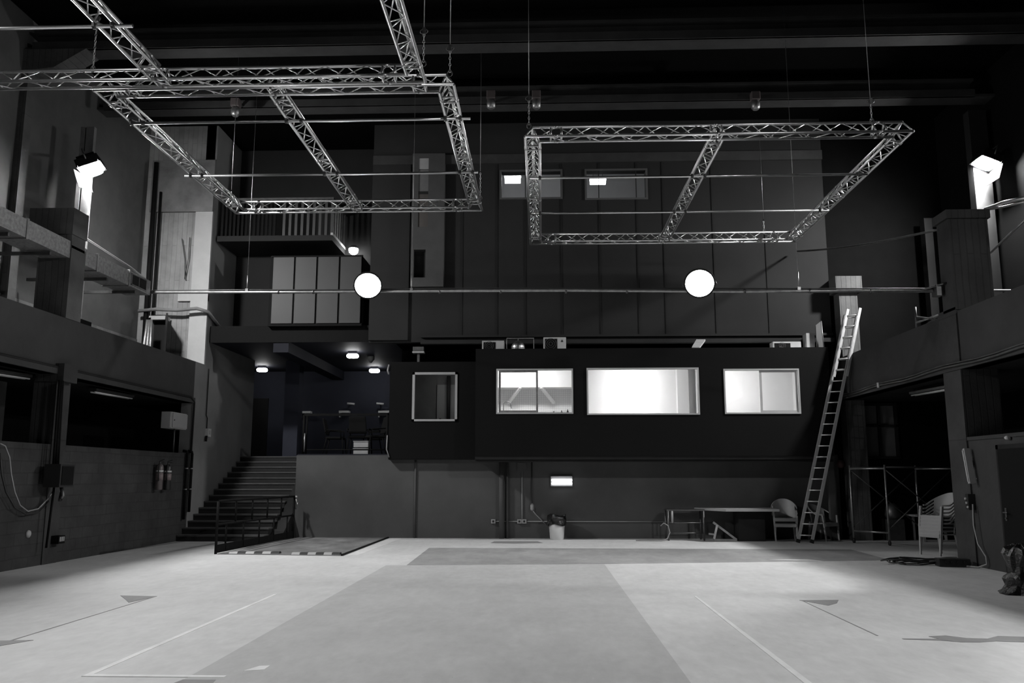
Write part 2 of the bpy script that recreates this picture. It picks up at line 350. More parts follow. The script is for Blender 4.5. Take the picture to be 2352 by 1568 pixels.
# right wall
struct('wall_right', MB().box(XR, XR+.2, -3, 15.1, 0, 2.16).box(XR-.02, XR+.22, -3, 15.1, 2.13, 2.19), 'band', 'low dark partition with a door along the right side', 'wall')
struct('wall_right_gallery', MB().box(XR, XR+.25, -3, 21.6, 3.38, 4.42).box(XR-.05, XR+.28, -3, 21.6, 3.38, 3.48), 'band', 'dark gallery parapet band along the right side', 'wall')
struct('floor_right_gallery', MB().box(XR+.25, 10.45, -3, 21.7, 3.38, 3.5), 'black', 'floor slab of the right gallery', 'floor')
struct('wall_right_back', holed(XR, 10.45, 0, ZC, 21.7, 21.9, [(8.05, 8.85, 2.0, 3.3)]), 'deep', 'dark end wall of the right gallery', 'wall')
w4 = struct('window_4', MB().box(8.0, 8.9, 21.62, 21.7, 3.28, 3.34).box(8.0, 8.9, 21.62, 21.7, 1.96, 2.02).box(8.0, 8.06, 21.62, 21.7, 2, 3.3).box(8.84, 8.9, 21.62, 21.7, 2, 3.3).box(8.42, 8.48, 21.62, 21.7, 2, 3.3).box(8.0, 8.9, 21.62, 21.7, 2.75, 2.8), 'black', 'dim window under the right gallery', 'window')
struct('window_pane', MB().box(8.05, 8.85, 21.72, 21.74, 2.0, 3.3), mat('blind_pane', .14, .6), None, None, w4)
# door in the right partition
d = struct('door_1', MB().box(XR-.035, XR, 13.15, 14.12, .02, 1.95), 'boxpaint', 'dark flush door in the right partition', 'door')
struct('door_frame', MB().box(XR-.02, XR, 13.08, 13.15, 0, 2.02).box(XR-.02, XR, 14.12, 14.19, 0, 2.02).box(XR-.02, XR, 13.08, 14.19, 1.95, 2.02), 'black', None, None, d)
struct('door_handle', MB().box(XR-.045, XR-.035, 13.98, 14.03, .82, 1.02).tube((XR-.035, 14.0, .95), (XR-.09, 14.0, .95), .011).tube((XR-.09, 14.0, .95), (XR-.09, 13.87, .95), .011).tube((XR-.04, 14.0, .86), (XR-.06, 14.0, .86), .016), 'steel', None, None, d)

# back wall
struct('wall_back', MB().box(-6.25, XR+.05, YB, YB+.25, 0, 2.06), 'wall_low', 'plain grey back wall under the control rooms', 'wall')
wins = [(P(1152, 395, Y=21.6), P(1288, 453, Y=21.6)), (P(1347, 393, Y=21.6), P(1484, 454, Y=21.6))]
hl = [(a.x, b.x, b.z, a.z) for a, b in wins]
slot = [(-3.32, -3.02, 9.2, 9.95), (-3.36, -2.98, 6.65, 7.35)]
struct('wall_back_upper', holed(-4.47, XR, 4.95, ZC, 21.6, 21.85, hl), 'wall_up', 'dark panelled upper back wall', 'wall')
m = MB()
for px in (1062, 1142, 1207, 1290, 1378, 1465, 1526, 1640, 1760): 
    x = P(px, 600, Y=21.6).x; m.box(x-.012, x+.012, 21.585, 21.6, 5.05, 9.9)
struct('trim_1', m, 'black', 'thin dark joints between the upper wall panels', 'trim')
struct('trim_2', MB().box(-3.1, XR, 21.42, 21.62, 4.88, 4.98).box(-3.1, XR, 21.5, 21.6, 5.06, 5.12), 'wall_up', 'ledge along the foot of the upper back wall', 'trim')
struct('trim_3', MB().box(-4.47, XR, 21.52, 21.6, 9.75, 10.0), 'beam', 'grey band at the top of the back wall', 'trim')
struct('wall_back_gap', MB().box(-3.9, XR, 23.4, 23.6, 2.0, 5.0), 'black', 'dark wall behind the control room roof', 'wall')
struct('wall_back_projection', holed(P(945, 500, Y=21.4).x, P(1020, 500, Y=21.4).x, P(980, 658, Y=21.4).z, 10.0, 21.4, 21.6, [(P(950, 600, Y=21.4).x, P(977, 600, Y=21.4).x, P(960, 637, Y=21.4).z, P(960, 573, Y=21.4).z), (P(958, 600, Y=21.4).x, P(981, 600, Y=21.4).x, P(960, 521, Y=21.4).z, P(960, 363, Y=21.4).z)]), mat('projection_paint', .055, .7), 'tall projecting bay on the upper back wall', 'wall')
m = MB()
xa, xb = P(958, 600, Y=21.4).x, P(981, 600, Y=21.4).x
w5 = struct('window_5', MB().box(xa, xb, 21.41, 21.6, P(960, 445, Y=21.4).z, P(960, 439, Y=21.4).z), 'black', 'tall narrow slot window in the projecting bay', 'window')
struct('window_pane', MB().box(xa, xb, 21.42, 21.44, P(960, 388, Y=21.4).z, P(960, 363, Y=21.4).z), 'gplast', 'pale upper pane', None, w5)
struct('window_pane', MB().box(xa, xb, 21.43, 21.45, P(960, 440, Y=21.4).z, P(960, 389, Y=21.4).z), mat('grey_pane', .14, .6), None, None, w5)
struct('window_pane', MB().box(xa, xb, 21.43, 21.45, P(960, 521, Y=21.4).z, P(960, 445, Y=21.4).z), mat('brown_pane', (.075, .068, .063), .6), None, None, w5)
struct('trim_4', MB().box(-4.47, -3.45, 21.53, 21.6, 5.0, 9.9), 'wall_up', 'flat pilaster beside the mezzanine', 'trim')
# rooms behind the two high windows
for i, (a, b) in enumerate(wins):
    x0, x1, z0, z1 = a.x, b.x, b.z, a.z
    q = struct('window_%d' % (6+i), MB().box(x0-.05, x1+.05, 21.57, 21.62, z1, z1+.05).box(x0-.05, x1+.05, 21.57, 21.62, z0-.05, z0).box(x0-.05, x0, 21.57, 21.62, z0, z1).box(x1, x1+.05, 21.57, 21.62, z0, z1), 'wall_low', ['high window in the back wall, behind the left edge of the right frame', 'high window in the back wall, second of the pair'][i], 'window')
    struct('window_pane', MB().box(x0, x1, 21.68, 21.69, z0, z1), 'glass', None, None, q)
struct('wall_high_room_back', MB().box(-1.6, 3.4, 24.6, 24.8, 8.2, 10.6), 'roomgrey', 'grey back wall of the room behind the high windows', 'wall')
struct('wall_high_room_left', MB().box(-1.8, -1.6, 21.85, 24.8, 8.2, 10.6), 'roomgrey', 'left wall of the room behind the high windows', 'wall')
struct('wall_high_room_right', MB().box(3.4, 3.6, 21.85, 24.8, 8.2, 10.6), 'roomgrey', 'right wall of the room behind the high windows', 'wall')
struct('ceiling_high_room', MB().box(-1.6, 3.4, 21.85, 24.6, 10.45, 10.6), 'roomgrey', 'ceiling of the room behind the high windows', 'ceiling')
struct('floor_high_room', MB().box(-1.6, 3.4, 21.85, 24.6, 8.1, 8.2), 'roomgrey', 'floor of the room behind the high windows', 'floor')

# mezzanine over the recess
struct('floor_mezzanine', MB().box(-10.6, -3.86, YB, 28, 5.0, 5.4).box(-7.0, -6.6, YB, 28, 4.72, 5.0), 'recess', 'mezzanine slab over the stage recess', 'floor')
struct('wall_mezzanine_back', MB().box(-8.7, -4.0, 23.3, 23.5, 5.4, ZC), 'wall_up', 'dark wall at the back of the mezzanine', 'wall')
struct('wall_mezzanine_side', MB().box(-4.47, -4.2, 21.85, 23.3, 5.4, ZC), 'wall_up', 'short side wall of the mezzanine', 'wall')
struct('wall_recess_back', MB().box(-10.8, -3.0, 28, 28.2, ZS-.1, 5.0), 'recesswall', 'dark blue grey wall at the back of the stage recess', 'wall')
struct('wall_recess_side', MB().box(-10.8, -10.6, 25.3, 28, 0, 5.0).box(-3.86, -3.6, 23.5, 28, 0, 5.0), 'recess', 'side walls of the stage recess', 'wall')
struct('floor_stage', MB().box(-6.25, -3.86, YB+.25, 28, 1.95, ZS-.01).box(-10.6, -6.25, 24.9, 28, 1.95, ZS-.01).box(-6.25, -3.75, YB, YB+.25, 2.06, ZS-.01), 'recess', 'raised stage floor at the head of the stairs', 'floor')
struct('wall_stage_side', MB().box(-6.27, -6.25, YB, 24.9, 0, 2.06), 'wall_low', 'side of the stage block facing the stairs', 'wall')
struct('wall_recess_column', MB().box(-7.75, -7.32, 25.3, 25.75, ZS, 5.0), 'recesswall', 'square dark column at the head of the stairs', 'column')
q = struct('door_2', MB().box(-9.95, -9.1, 27.94, 28, ZS, 4.1), 'black', 'dark doorway at the back of the stage recess', 'door')

# ================================================================ CONTROL ROOMS
BX0, BX1, BY = P(1092, 900, Y=20.65).x, P(1902, 800, Y=20.65).x, 20.65
BZ0, BZ1 = P(1300, 1047, Y=20.65).z, P(1300, 800, Y=20.65).z
BB = 23.2          # back of the rooms
wn = [(P(1140, 847, Y=BY), P(1317, 950, Y=BY)), (P(1347, 845, Y=BY), P(1608, 952, Y=BY)), (P(1661, 847, Y=BY), P(1840, 950, Y=BY))]
hol = [(a.x, b.x, b.z, a.z) for a, b in wn]
struct('wall_control_room', holed(BX0, BX1, BZ0, BZ1, BY, BY+.14, hol), 'boxpaint', 'dark front of the overhanging control room', 'wall')
struct('wall_control_room_sides', MB().box(BX0, BX0+.12, BY+.14, BB, BZ0, BZ1).box(BX1-.12, BX1, BY+.14, BB, BZ0, BZ1), 'boxpaint', 'dark ends of the control room', 'wall')
struct('floor_control_room', MB().box(BX0, BX1, BY+.02, BB, BZ0-.08, BZ0).box(BX0, BX1, BY+.1, BY+.25, BZ0-.14, BZ0-.08), 'black', 'underside of the control room', 'floor')
struct('ceiling_control_room', MB().box(BX0, BX1, BY+.14, BB, BZ1-.1, BZ1), 'room', 'ceiling of the control room', 'ceiling')
# linings and partitions: three rooms
px0, px1 = P(1332, 900, Y=21).x, P(1635, 900, Y=21).x
LZ = BZ1-.1
struct('wall_kitchenette_back', MB().box(BX0+.12, px0, BB-.1, BB, BZ0, LZ), 'tiles', 'tiled wall seen through the left lit window', 'wall')
struct('wall_kitchenette_left', MB().box(BX0+.12, BX0+.16, BY+.15, BB-.1, BZ0, LZ), 'room', 'left wall of the tiled room', 'wall')
struct('wall_kitchenette_right', MB().box(px0-.06, px0-.02, BY+.15, BB-.1, BZ0, LZ), 'room', 'right wall of the tiled room', 'wall')
zt = P(1230, 889, Y=22.5).z
struct('wall_kitchenette_soffit', MB().box(BX0+.16, px0-.06, 22.5, BB-.1, zt, LZ), 'room', 'white soffit over the tiled wall', 'wall')
struct('wall_middle_back', MB().box(px0, px1, BB-.1, BB, BZ0, LZ), 'room', 'white back wall of the middle lit room', 'wall')
struct('wall_middle_left', MB().box(px0-.02, px0+.02, BY+.15, BB-.1, BZ0, LZ), 'room', 'left wall of the middle lit room', 'wall')
struct('wall_middle_right', MB().box(px1-.04, px1, BY+.15, BB-.1, BZ0, LZ), 'room', 'right wall of the middle lit room', 'wall')
struct('wall_middle_pier', MB().box(P(1556, 900, Y=22.85).x, P(1582, 900, Y=22.85).x, 22.85, BB-.1, BZ0, LZ), 'room', 'white pier at the back of the middle lit room', 'wall')
struct('wall_right_room_back', MB().box(px1, BX1-.12, BB-.1, BB, BZ0, LZ), 'room', 'white back wall of the right lit room', 'wall')
struct('wall_right_room_left', MB().box(px1, px1+.04, BY+.15, BB-.1, BZ0, LZ), 'room', 'left wall of the right lit room', 'wall')
struct('wall_right_room_right', MB().box(P(1834, 900, Y=22.6).x, P(1834, 900, Y=22.6).x+.08, BY+.15, BB-.1, BZ0, LZ), 'room', 'right wall of the right lit room', 'wall')
struct('floor_control_room_inside', MB().box(BX0+.12, BX1-.12, BY+.14, BB-.1, BZ0, BZ0+.02), 'room', 'floor inside the control room', 'floor')
for i, (p, q) in enumerate((((1195, 889), (1168, 925)), ((1243, 889), (1272, 925)))):
    a = P(*p, Y=22.52); b = P(*q, Y=BB-.14)
    tag(MB().bar(a, b, .07, .07).build('shelf_bracket', 'white'), ['slanting white strut under the soffit, behind the sliding sash', 'slanting white strut under the soffit, behind the fixed pane'][i], 'bracket')
def window(n, hole, label, sashes, sash_m='frame'):
    x0, x1, z0, z1 = hole; t = .035
    f = struct('window_%d' % n, MB().box(x0, x1, BY-.02, BY+.1, z1-t, z1).box(x0, x1, BY-.02, BY+.1, z0, z0+t).box(x0, x0+t, BY-.02, BY+.1, z0+t, z1-t).box(x1-t, x1, BY-.02, BY+.1, z0+t, z1-t), 'frame', label, 'window')
    for (a, b, framed) in sashes:
        if framed:
            s = .05; y = BY+.01
            sh = struct('sash', MB().box(a, b, y, y+.03, z1-t-s, z1-t).box(a, b, y, y+.03, z0+t, z0+t+s).box(a, a+s, y, y+.03, z0+t+s, z1-t-s).box(b-s, b, y, y+.03, z0+t+s, z1-t-s), sash_m, None, None, f)
            struct('window_pane', MB().box(a+s, b-s, y+.012, y+.018, z0+t+s, z1-t-s), 'glass', None, None, sh)
        else:
            struct('window_pane', MB().box(a, b, BY+.06, BY+.066, z0+t, z1-t), 'glass', None, None, f)
    return f
h = hol[0]; mx_ = P(1233, 900, Y=BY).x
window(1, h, 'left lit window of the control room, with a framed sliding sash', [(h[0]+.06, mx_+.03, True), (mx_, h[1]-.035, False)], 'galv')
h = hol[1]; window(2, h, 'wide middle lit window of the control room', [(h[0]+.035, h[1]-.035, False)])
h = hol[2]; mx_ = P(1749, 900, Y=BY).x
window(3, h, 'right lit window of the control room, split in two', [(mx_-.03, h[1]-.05, True), (h[0]+.035, mx_, False)])
# left cabin
CX0, CX1, CY = -3.87, -1.5, 21.45
a, b = P(948, 855, Y=CY), P(1050, 967, Y=CY)
ch = (a.x, b.x, b.z, a.z)
struct('wall_cabin', holed(CX0, CX1, 1.96, 4.42, CY, CY+.1, [ch]), 'boxpaint', 'dark front of the small cabin left of the control room', 'wall')
M['cabin'] = mat('cabin_inside', .25, .7)
struct('wall_cabin_left', MB().box(CX0, CX0+.1, CY+.1, 23.4, 2.0, 4.38), 'cabin', 'left wall of the small cabin', 'wall')
struct('wall_cabin_right', MB().box(CX1-.1, CX1, CY+.1, 23.4, 2.0, 4.38), 'cabin', 'right wall of the small cabin', 'wall')
struct('wall_cabin_back', MB().box(CX0+.1, CX1-.1, 23.1, 23.4, 2.1, 4.28), 'cabin', 'inner back wall of the small cabin', 'wall')
struct('floor_cabin', MB().box(CX0, CX1, CY+.02, 23.4, 1.94, 2.08), 'black', 'floor of the small cabin', 'floor')
struct('ceiling_cabin', MB().box(CX0, CX1, CY+.1, 23.4, 4.28, 4.38), 'boxpaint', 'roof of the small cabin', 'ceiling')
f = struct('window_8', MB().box(ch[0], ch[1], CY-.03, CY+.06, ch[3]-.06, ch[3]).box(ch[0], ch[1], CY-.03, CY+.06, ch[2], ch[2]+.05).box(ch[0], ch[0]+.06, CY-.03, CY+.06, ch[2], ch[3]).box(ch[1]-.06, ch[1], CY-.03, CY+.06, ch[2], ch[3]), 'frame', 'dim square window of the small cabin', 'window')
struct('window_pane', MB().box(ch[0]+.05, ch[1]-.05, CY+.02, CY+.026, ch[2]+.05, ch[3]-.05), 'glassd', None, None, f)
q = struct('door_3', MB().box(-2.85, -2.2, 23.02, 23.1, 2.05, 4.0), 'roomgrey', 'grey door inside the small cabin', 'door')
struct('door_handle', MB().tube((-2.75, 23.02, 3.05), (-2.75, 22.95, 3.05), .03), 'bmetal', None, None, q)
tag(MB().tube((-2.5, 22.7, 2.1), (-2.5, 22.7, 4.2), .05).build('drain_pipe', 'black'), 'dark upright pipe inside the dim cabin window', 'pipe')
tag(MB().path([(CX0-.03, CY-.02, 4.35), (CX0-.06, CY-.03, 4.2), (CX0-.03, CY-.03, 4.1)], .02).build('cable', 'cable'), 'pale cable at the upper left corner of the small cabin', 'cable')

# kitchen tap and bottles behind the left lit window
sill = hol[0][2]
ky = 22.3; kz = P(1165, 948, Y=ky).z
t = thing('kitchen_tap', (P(1165, 950, Y=ky).x, ky, kz), 'thin curved kitchen tap behind the left lit window', 'tap')
px = t.location.x
MB().path([(px-.1, ky, kz)]+[(px-.1+.1-.1*math.cos(k*.35), ky, kz+.2+.1*math.sin(k*.35)) for k in range(9)]+[(px+.11, ky, kz+.12)], .011).build('spout', 'steel', t)
MB().lathe((px-.1, ky, kz-.02), [(.025, 0), (.025, .05), (.012, .06)], 12).build('tap_base', 'steel', t)
t = thing('kitchen_counter', (.2, 22.4, BZ0), 'white counter behind the left lit window', 'counter')
MB().box(BX0+.2, px0-.08, 21.9, BB-.12, kz-.06, kz).build('worktop', 'room', t)
MB().box(BX0+.22, px0-.1, 21.98, BB-.14, BZ0+.02, kz-.06).build('base_unit', 'roomgrey', t)
t = thing('window_shelf', (.1, BY+.4, sill), 'white shelf under the left lit window', 'shelf')
MB().box(P(1236, 950, Y=BY).x, px0-.1, BY+.16, BY+.55, sill-.09, sill-.02).build('board', 'room', t)
for i, (pxx, lab) in enumerate(((1272, 'leftmost of three small dark bottles on the shelf in the left lit window'), (1290, 'middle one of three small dark bottles on the shelf in the left lit window'), (1304, 'rightmost of three small dark bottles on the shelf in the left lit window'))):
    x = P(pxx, 945, Y=BY+.3).x; hh = (.11, .13, .15)[i]
    t = thing('bottle', (x, BY+.3, sill-.02), lab, 'bottle', 'bottles behind the left lit window')
    MB().lathe(t.location, [(.03, 0), (.03, hh*.6), (.012, hh*.8), (.012, hh)], 10).build('bottle_body', 'blackpl', t)

tag(MB().path([(CX0-.03, CY-.03, 2.55), (CX0-.04, CY-.03, 2.2), (CX0+.03, CY-.03, 2.0)], .015).build('cable', 'cable'), 'pale cable at the lower left corner of the small cabin', 'cable')
# room lamps; the cabin one is added, unseen, to lift its dark inside
for (x, y, z, s, lab) in ((-.4, 21.7, LZ, 2.6, 'ceiling lamp in the tiled room of the control room'), (P(1460, 900, Y=22.3).x, 22.3, LZ, 2.2, 'ceiling lamp in the middle lit room'), (4.9, 21.8, LZ, 2.6, 'ceiling lamp in the right lit room'), (-2.4, 22.0, 4.28, .2, 'unseen dim lamp added to brighten the small cabin')):
    t = thing('ceiling_lamp', (x, y, z), lab, 'lamp', 'control room ceiling lamps')
    MB().lathe((x, y, z-.04), [(.12, 0), (.14, .02), (.14, .04)], 20).build('lamp_base', 'white', t)
    mm = mat('bulb_%.1f' % s, .9, emis=s*160)
    MB().lathe((x, y, z-.1), [(.05, 0), (.1, .02), (.12, .04), (.1, .06)], 20).build('lamp_glass', mm, t)
x, y = P(1455, 900, Y=22.2).x, 22.2
z = P(1455, 985, Y=22.2).z
t = thing('added_lamp', (x, y, BZ0+.02), 'unseen lamp added below the sill of the middle lit window', 'lamp')  # unseen lamp added to make the bright spot on the back wall
MB().tube((x, y, BZ0+.04), (x, y, z), .015).build('stand', 'steel', t)
MB().lathe((x, y, BZ0+.02), [(.16, 0), (.16, .02), (.03, .03)], 16).build('stand_base', 'steel', t)
MB().obox((x, y+.02, z), (.26, .06, .18)).build('housing', 'bmetal', t); MB().obox((x, y+.055, z), (.24, .008, .16)).build('lamp_glass', mat('added_lamp_glow', .9, emis=150.0), t)

# ================================================================ FIXED STAIRS
t = thing('staircase', ((-8.7-6.6)/2, 20.35, 0), 'broad dark staircase climbing to the stage at the left', 'stairs')
N = 14; RISE = ZS/N; RUN = .312
for i in range(N):
    y0 = 20.35+i*RUN
    st = MB().box(XL+.01, -6.6, y0+.02, y0+RUN+.04, max(0, RISE*(i-1)), RISE*(i+1)-.035)
    o = st.build('riser', 'stair', t)
    MB().box(XL+.01, -6.58, y0, y0+RUN+.02, RISE*(i+1)-.035, RISE*(i+1)).build('tread', 'tread', t)
MB().prism([(-6.58, 20.5, 0), (-6.58, 22.9, 0), (-6.58, 22.9, 1.45), (-6.58, 21.0, .2)], (.28, 0, 0)).build('shadow_wedge', 'stair', t)  # dark solid standing in for the triangular shadow beside the steps

# lift plate on the floor and its railing
t = thing('floor_plate', (-5.18, 16.8, 0), 'scuffed dark metal floor plate at the foot of the stage block', 'floor plate')
MB().prism([(-6.42, 17.0, 0), (-3.9, 16.75, 0), (-3.88, 21.65, 0), (-6.3, 21.65, 0)], (0, 0, .012)).build('plate', 'plate', t)
MB().prism([(-3.9, 16.75, .0), (-3.86, 16.75, 0), (-3.84, 21.65, 0), (-3.88, 21.65, 0)], (0, 0, .03)).build('edge_angle', 'bmetal', t)
def bump(x0, x1, y, label):
    b = thing('edge_bumper', ((x0+x1)/2, y, .012), label, 'bumper', 'striped bumpers on the floor plate')
    n = 6; wd = (x1-x0)/n
    for k in range(n):
        a = x0+k*wd
        MB().prism([(a, y-.09, .012), (a, y-.05, .05), (a, y+.05, .05), (a, y+.09, .012)], (wd, 0, 0)).build('bumper_stripe', 'gplast' if k % 2 == 0 else 'rubber', b)
bump(-6.2, -5.2, 17.12, 'striped bumper strip on the floor plate, beside the railing foot')
bump(-4.9, -3.95, 16.95, 'striped bumper strip on the floor plate, at its free corner')

def rail_post(name, x0, y0, x1, y1):
    t = thing(name, (x0, y0, 0), 'black tubular railing standing along the stair side of the floor plate', 'railing')
    a = Vector((x0, y0, 0)); b = Vector((x1, y1, 0)); d = b-a
    for k in range(6):
        p = a+d*(k/5)
        full = k in (0, 5)
        MB().tube(p+Vector((0, 0, 0 if full else .57)), p+Vector((0, 0, 1.03)), .028 if full else .02).build('post', 'bmetal', t)
    for k in range(5):
        p = a+d*((k+.5)/5)
        MB().tube(p+Vector((0, 0, .05)), p+Vector((0, 0, .57)), .02).build('post', 'bmetal', t)
    for z, r in ((1.03, .024), (.57, .022)):
        MB().tube(a+Vector((0, 0, z)), b+Vector((0, 0, z)), r).build('rail', 'bmetal', t)
    MB().bar(a+Vector((0, 0, .1)), b+Vector((0, 0, .1)), .02, .16).build('kick_plate', 'bmetal', t)
    m = MB().tube(b+Vector((.06, -.03, .72)), b+Vector((.06, -.03, 1.0)), .02).lathe(b+Vector((.06, -.03, .98)), [(.03, 0), (.035, .05), (.02, .07)], 10).lathe(b+Vector((.08, -.03, .8)), [(.03, 0), (.03, .09)], 10)
    m.build('latch', 'galv', t)
rail_post('guard_railing', -6.47, 17.05, -6.2, 21.4)
# stage edge railing
t = thing('stage_railing', (-5.1, 21.82, ZS), 'black railing on top of the stage block', 'railing')
xa, xb = P(697, 1000, Y=21.82).x, P(889, 1000, Y=21.82).x
for x, r in ((xa, .03), (xa+.08, .02), (xb, .035)):
    MB().tube((x, 21.82, ZS-.01), (x, 21.82, 3.1), r).build('post', 'bmetal', t)
MB().box(xa, xb, 21.8, 21.85, 3.07, 3.13).build('rail', 'bmetal', t)
MB().tube((xa, 21.82, 2.2), (xb, 21.82, 2.2), .016).build('rail', 'bmetal', t)
MB().tube((xa+.05, 21.76, 2.15), (xa+.05, 21.76, 2.62), .018).build('floor_bolt', 'galv', t)

# ================================================================ MEZZANINE FITTINGS
t = thing('panel_screen', (-5.9, 21.55, 5.4), 'pale screen of eight flat panels on the mezzanine edge', 'screen')
sx0, sx1 = P(622, 665, Y=21.5).x, P(829, 665, Y=21.5).x
sz0, sz1 = P(720, 742, Y=21.5).z, P(720, 590, Y=21.5).z
zm = P(720, 668, Y=21.5).z
MB().box(sx0-.05, sx1+.03, 21.53, 21.56, sz0-.02, sz1+.04).box(sx1, sx1+.03, 21.53, 23.2, sz0, sz1).box(sx0-.02, sx1+.03, 21.49, 21.53, sz1, sz1+.04).box(sx0-.05, sx1+.03, 21.5, 21.7, 5.38, sz0-.02).build('screen_frame', 'boxpaint', t)
for r_ in range(2):
    for k in range(4):
        a = sx0+(sx1-sx0)*k/4; b = sx0+(sx1-sx0)*(k+1)/4
        MB().box(a+.04, b-.01, 21.5, 21.53, (sz0, zm+.03)[r_], (zm-.03, sz1)[r_]).build('screen_panel', 'panel', t)
# balcony with railing above
zb = P(700, 540, Y=21.7).z
struct('floor_balcony', MB().box(-8.65, P(763, 540, Y=21.7).x, 21.7, 23.3, zb-.15, zb), 'wall_up', 'high balcony slab above the mezzanine', 'floor')
t = thing('balcony_railing', (-6.5, 21.75, zb), 'grey railing of upright bars on the high balcony', 'railing')
xe = P(763, 540, Y=21.7).x-.03; xw = P(650, 540, Y=21.7).x
for k in range(9):
    x = xw+(xe-xw)*k/8; MB().box(x-.035, x+.035, 21.74, 21.77, zb, zb+1.0).build('baluster', 'panel', t)
for k in range(14):
    x = -8.55+(xw+8.4)*k/14; MB().box(x-.03, x+.03, 21.74, 21.77, zb, zb+1.0).build('baluster', 'boxpaint', t)
for k in range(6):
    y = 21.9+k*.25; MB().box(xe-.02, xe+.02, y-.012, y+.012, zb, zb+1.0).build('baluster', 'steel', t)
MB().box(-8.6, xe+.03, 21.73, 21.78, zb+1.0, zb+1.06).box(xe-.03, xe+.03, 21.78, 23.25, zb+1.0, zb+1.06).build('rail', 'steel', t)
MB().box(xe-.02, xe+.04, 21.72, 23.2, zb, zb+.07).build('side_curb', 'plaster', t)
# globe wall lamp
g = P(812, 574, Y=22.95)
t = thing('globe_lamp', (g.x, 23.25, g.z), 'round glowing globe lamp on the mezzanine wall', 'lamp')
MB().lathe((g.x, 22.95, g.z-.13), [(.01, 0), (.07, .012), (.12, .06), (.135, .13), (.128, .17)], 24).build('globe', 'globe', t)
MB().lathe((g.x, 22.95, g.z+.04), [(.128, 0), (.11, .05), (.07, .085), (.02, .1)], 24).build('cap', 'gplast', t)
MB().tube((g.x, 22.97, g.z+.06), (g.x, 23.3, g.z+.06), .02).build('arm', 'steel', t)
# three oval lamps under the slab
for a, lab in (((602, 850), 'oval ceiling lamp over the head of the stairs, left of the column'), ((810, 818), 'oval ceiling lamp nearest the stage railing'), ((860, 852), 'oval ceiling lamp at the back of the stage recess')):
    p = P(*a, Z=4.86)
    t = thing('oval_lamp', (p.x, p.y, 5.0), lab, 'lamp', 'oval lamps under the mezzanine')
    MB().box(p.x-.12, p.x+.12, p.y-.06, p.y+.06, 4.93, 5.0).build('lamp_base', 'recess', t)
    m = MB().obox((p.x, p.y, 4.87), (.33, .2, .12)); o = m.build('diffuser', 'oval', t, .055)
tag(MB().lathe(P(852, 825, Z=4.92), [(.03, -.1), (.1, 0), (.1, .08)], 14).build('smoke_detector', 'wall_low'), 'small dark cone hanging under the mezzanine slab', 'detector')

struct('trim_5', MB().box(-8.68, -3.86, YB-.03, YB, 4.98, 5.42), 'boxpaint', 'dark fascia along the mezzanine edge', 'trim')
# stage furniture
def meeting_chair(loc, rz, label):
    t = thing('office_chair', (0, 0, 0), label, 'chair', 'dark chairs on the stage')
    m = MB().box(-.25, .25, -.24, .24, .44, .5); m.build('seat', 'seat', t, .02)
    MB().prism([(-.24, .2, .55), (.24, .2, .55), (.22, .3, 1.0), (-.22, .3, 1.0)], (0, .05, .0)).build('backrest', 'seat', t, .02)
    for s in (-1, 1):
        MB().path([(s*.29, -.18, .44), (s*.29, -.18, .66), (s*.29, .2, .68), (s*.27, .24, .6)], .016).build('armrest', 'bmetal', t)
        MB().tube((s*.27, -.22, .46), (s*.29, -.26, 0), .016).build('leg', 'bmetal', t)
        MB().tube((s*.25, .2, .46), (s*.27, .3, 0), .016).build('leg', 'bmetal', t)
    t.location = loc; t.rotation_euler = (0, 0, rz)
    return t
zs = ZS-.01
c0 = meeting_chair((P(825, 1030, Y=22.6).x, 22.6, zs), R(180), 'dark armchair seen from behind over white boxes on the stage')
dup(c0, (P(770, 1030, Y=23.2).x, 23.2, zs), 'dark armchair turned sideways, left one on the stage', R(95))
dup(c0, (P(862, 1030, Y=23.6).x, 23.6, zs), 'dark armchair half hidden between the others on the stage', R(-80))
dup(c0, (P(880, 1030, Y=22.4).x-.22, 22.4, zs), 'dark armchair partly hidden by the cabin edge', R(-60))
p = P(831, 1040, Y=22.25)
for i, (z0, z1, lab) in enumerate(((0, .17, 'white box on the stage floor under the armchair, bottom one'), (.185, .36, 'white box lying on the lower white box'))):
    tb = thing('storage_box', (p.x, 22.25, zs+z0), lab, 'box')
    MB().box(p.x-.19, p.x+.19, 22.1, 22.4, zs+z0, zs+z1-.03).build('box_body', 'gplast', tb)
    MB().box(p.x-.2, p.x+.2, 22.08, 22.42, zs+z1-.03, zs+z1-.012).build('lid', 'gplast', tb)
for i, (a, w_, lab) in enumerate((((703, 948), .36, 'bracket sign on the recess wall whitened for its glow, left of the railing chairs'), ((792, 947), .33, 'bracket sign on the recess wall whitened for its glow, middle one'), ((883, 947), .36, 'bracket sign on the recess wall whitened for its glow, beside the cabin'))):
    p = P(*a, Y=27.9); t = thing('wall_sign', (p.x, 28, p.z), lab, 'shelf', 'bracket signs in the recess')
    MB().box(p.x-w_/2, p.x+w_/2, 27.75, 28, p.z-.02, p.z+.05).build('board', 'white', t)  # taken for lit signs; plain white stands in for their glow
    MB().box(p.x-w_/2, p.x-w_/2+.03, 27.8, 28, p.z-.16, p.z-.02).build('bracket', 'white', t)
for a, lab in (((806, 927), 'small spot fitting on the recess wall, above the middle sign'), ((873, 927), 'small spot fitting on the recess wall, above the right sign')):
    p = P(*a, Y=27.9); t = thing('spot_fitting', (p.x, 28, p.z), lab, 'lamp')
    MB().tube((p.x, 27.98, p.z), (p.x, 27.8, p.z), .03).build('arm', 'white', t); MB().tube((p.x-.1, 27.8, p.z), (p.x+.14, 27.8, p.z-.02), .035).build('spot_head', 'white', t)
p = P(680, 995, Y=27.95); t = thing('wall_socket', (p.x, 28, p.z), 'pale socket plate on the recess wall', 'socket')
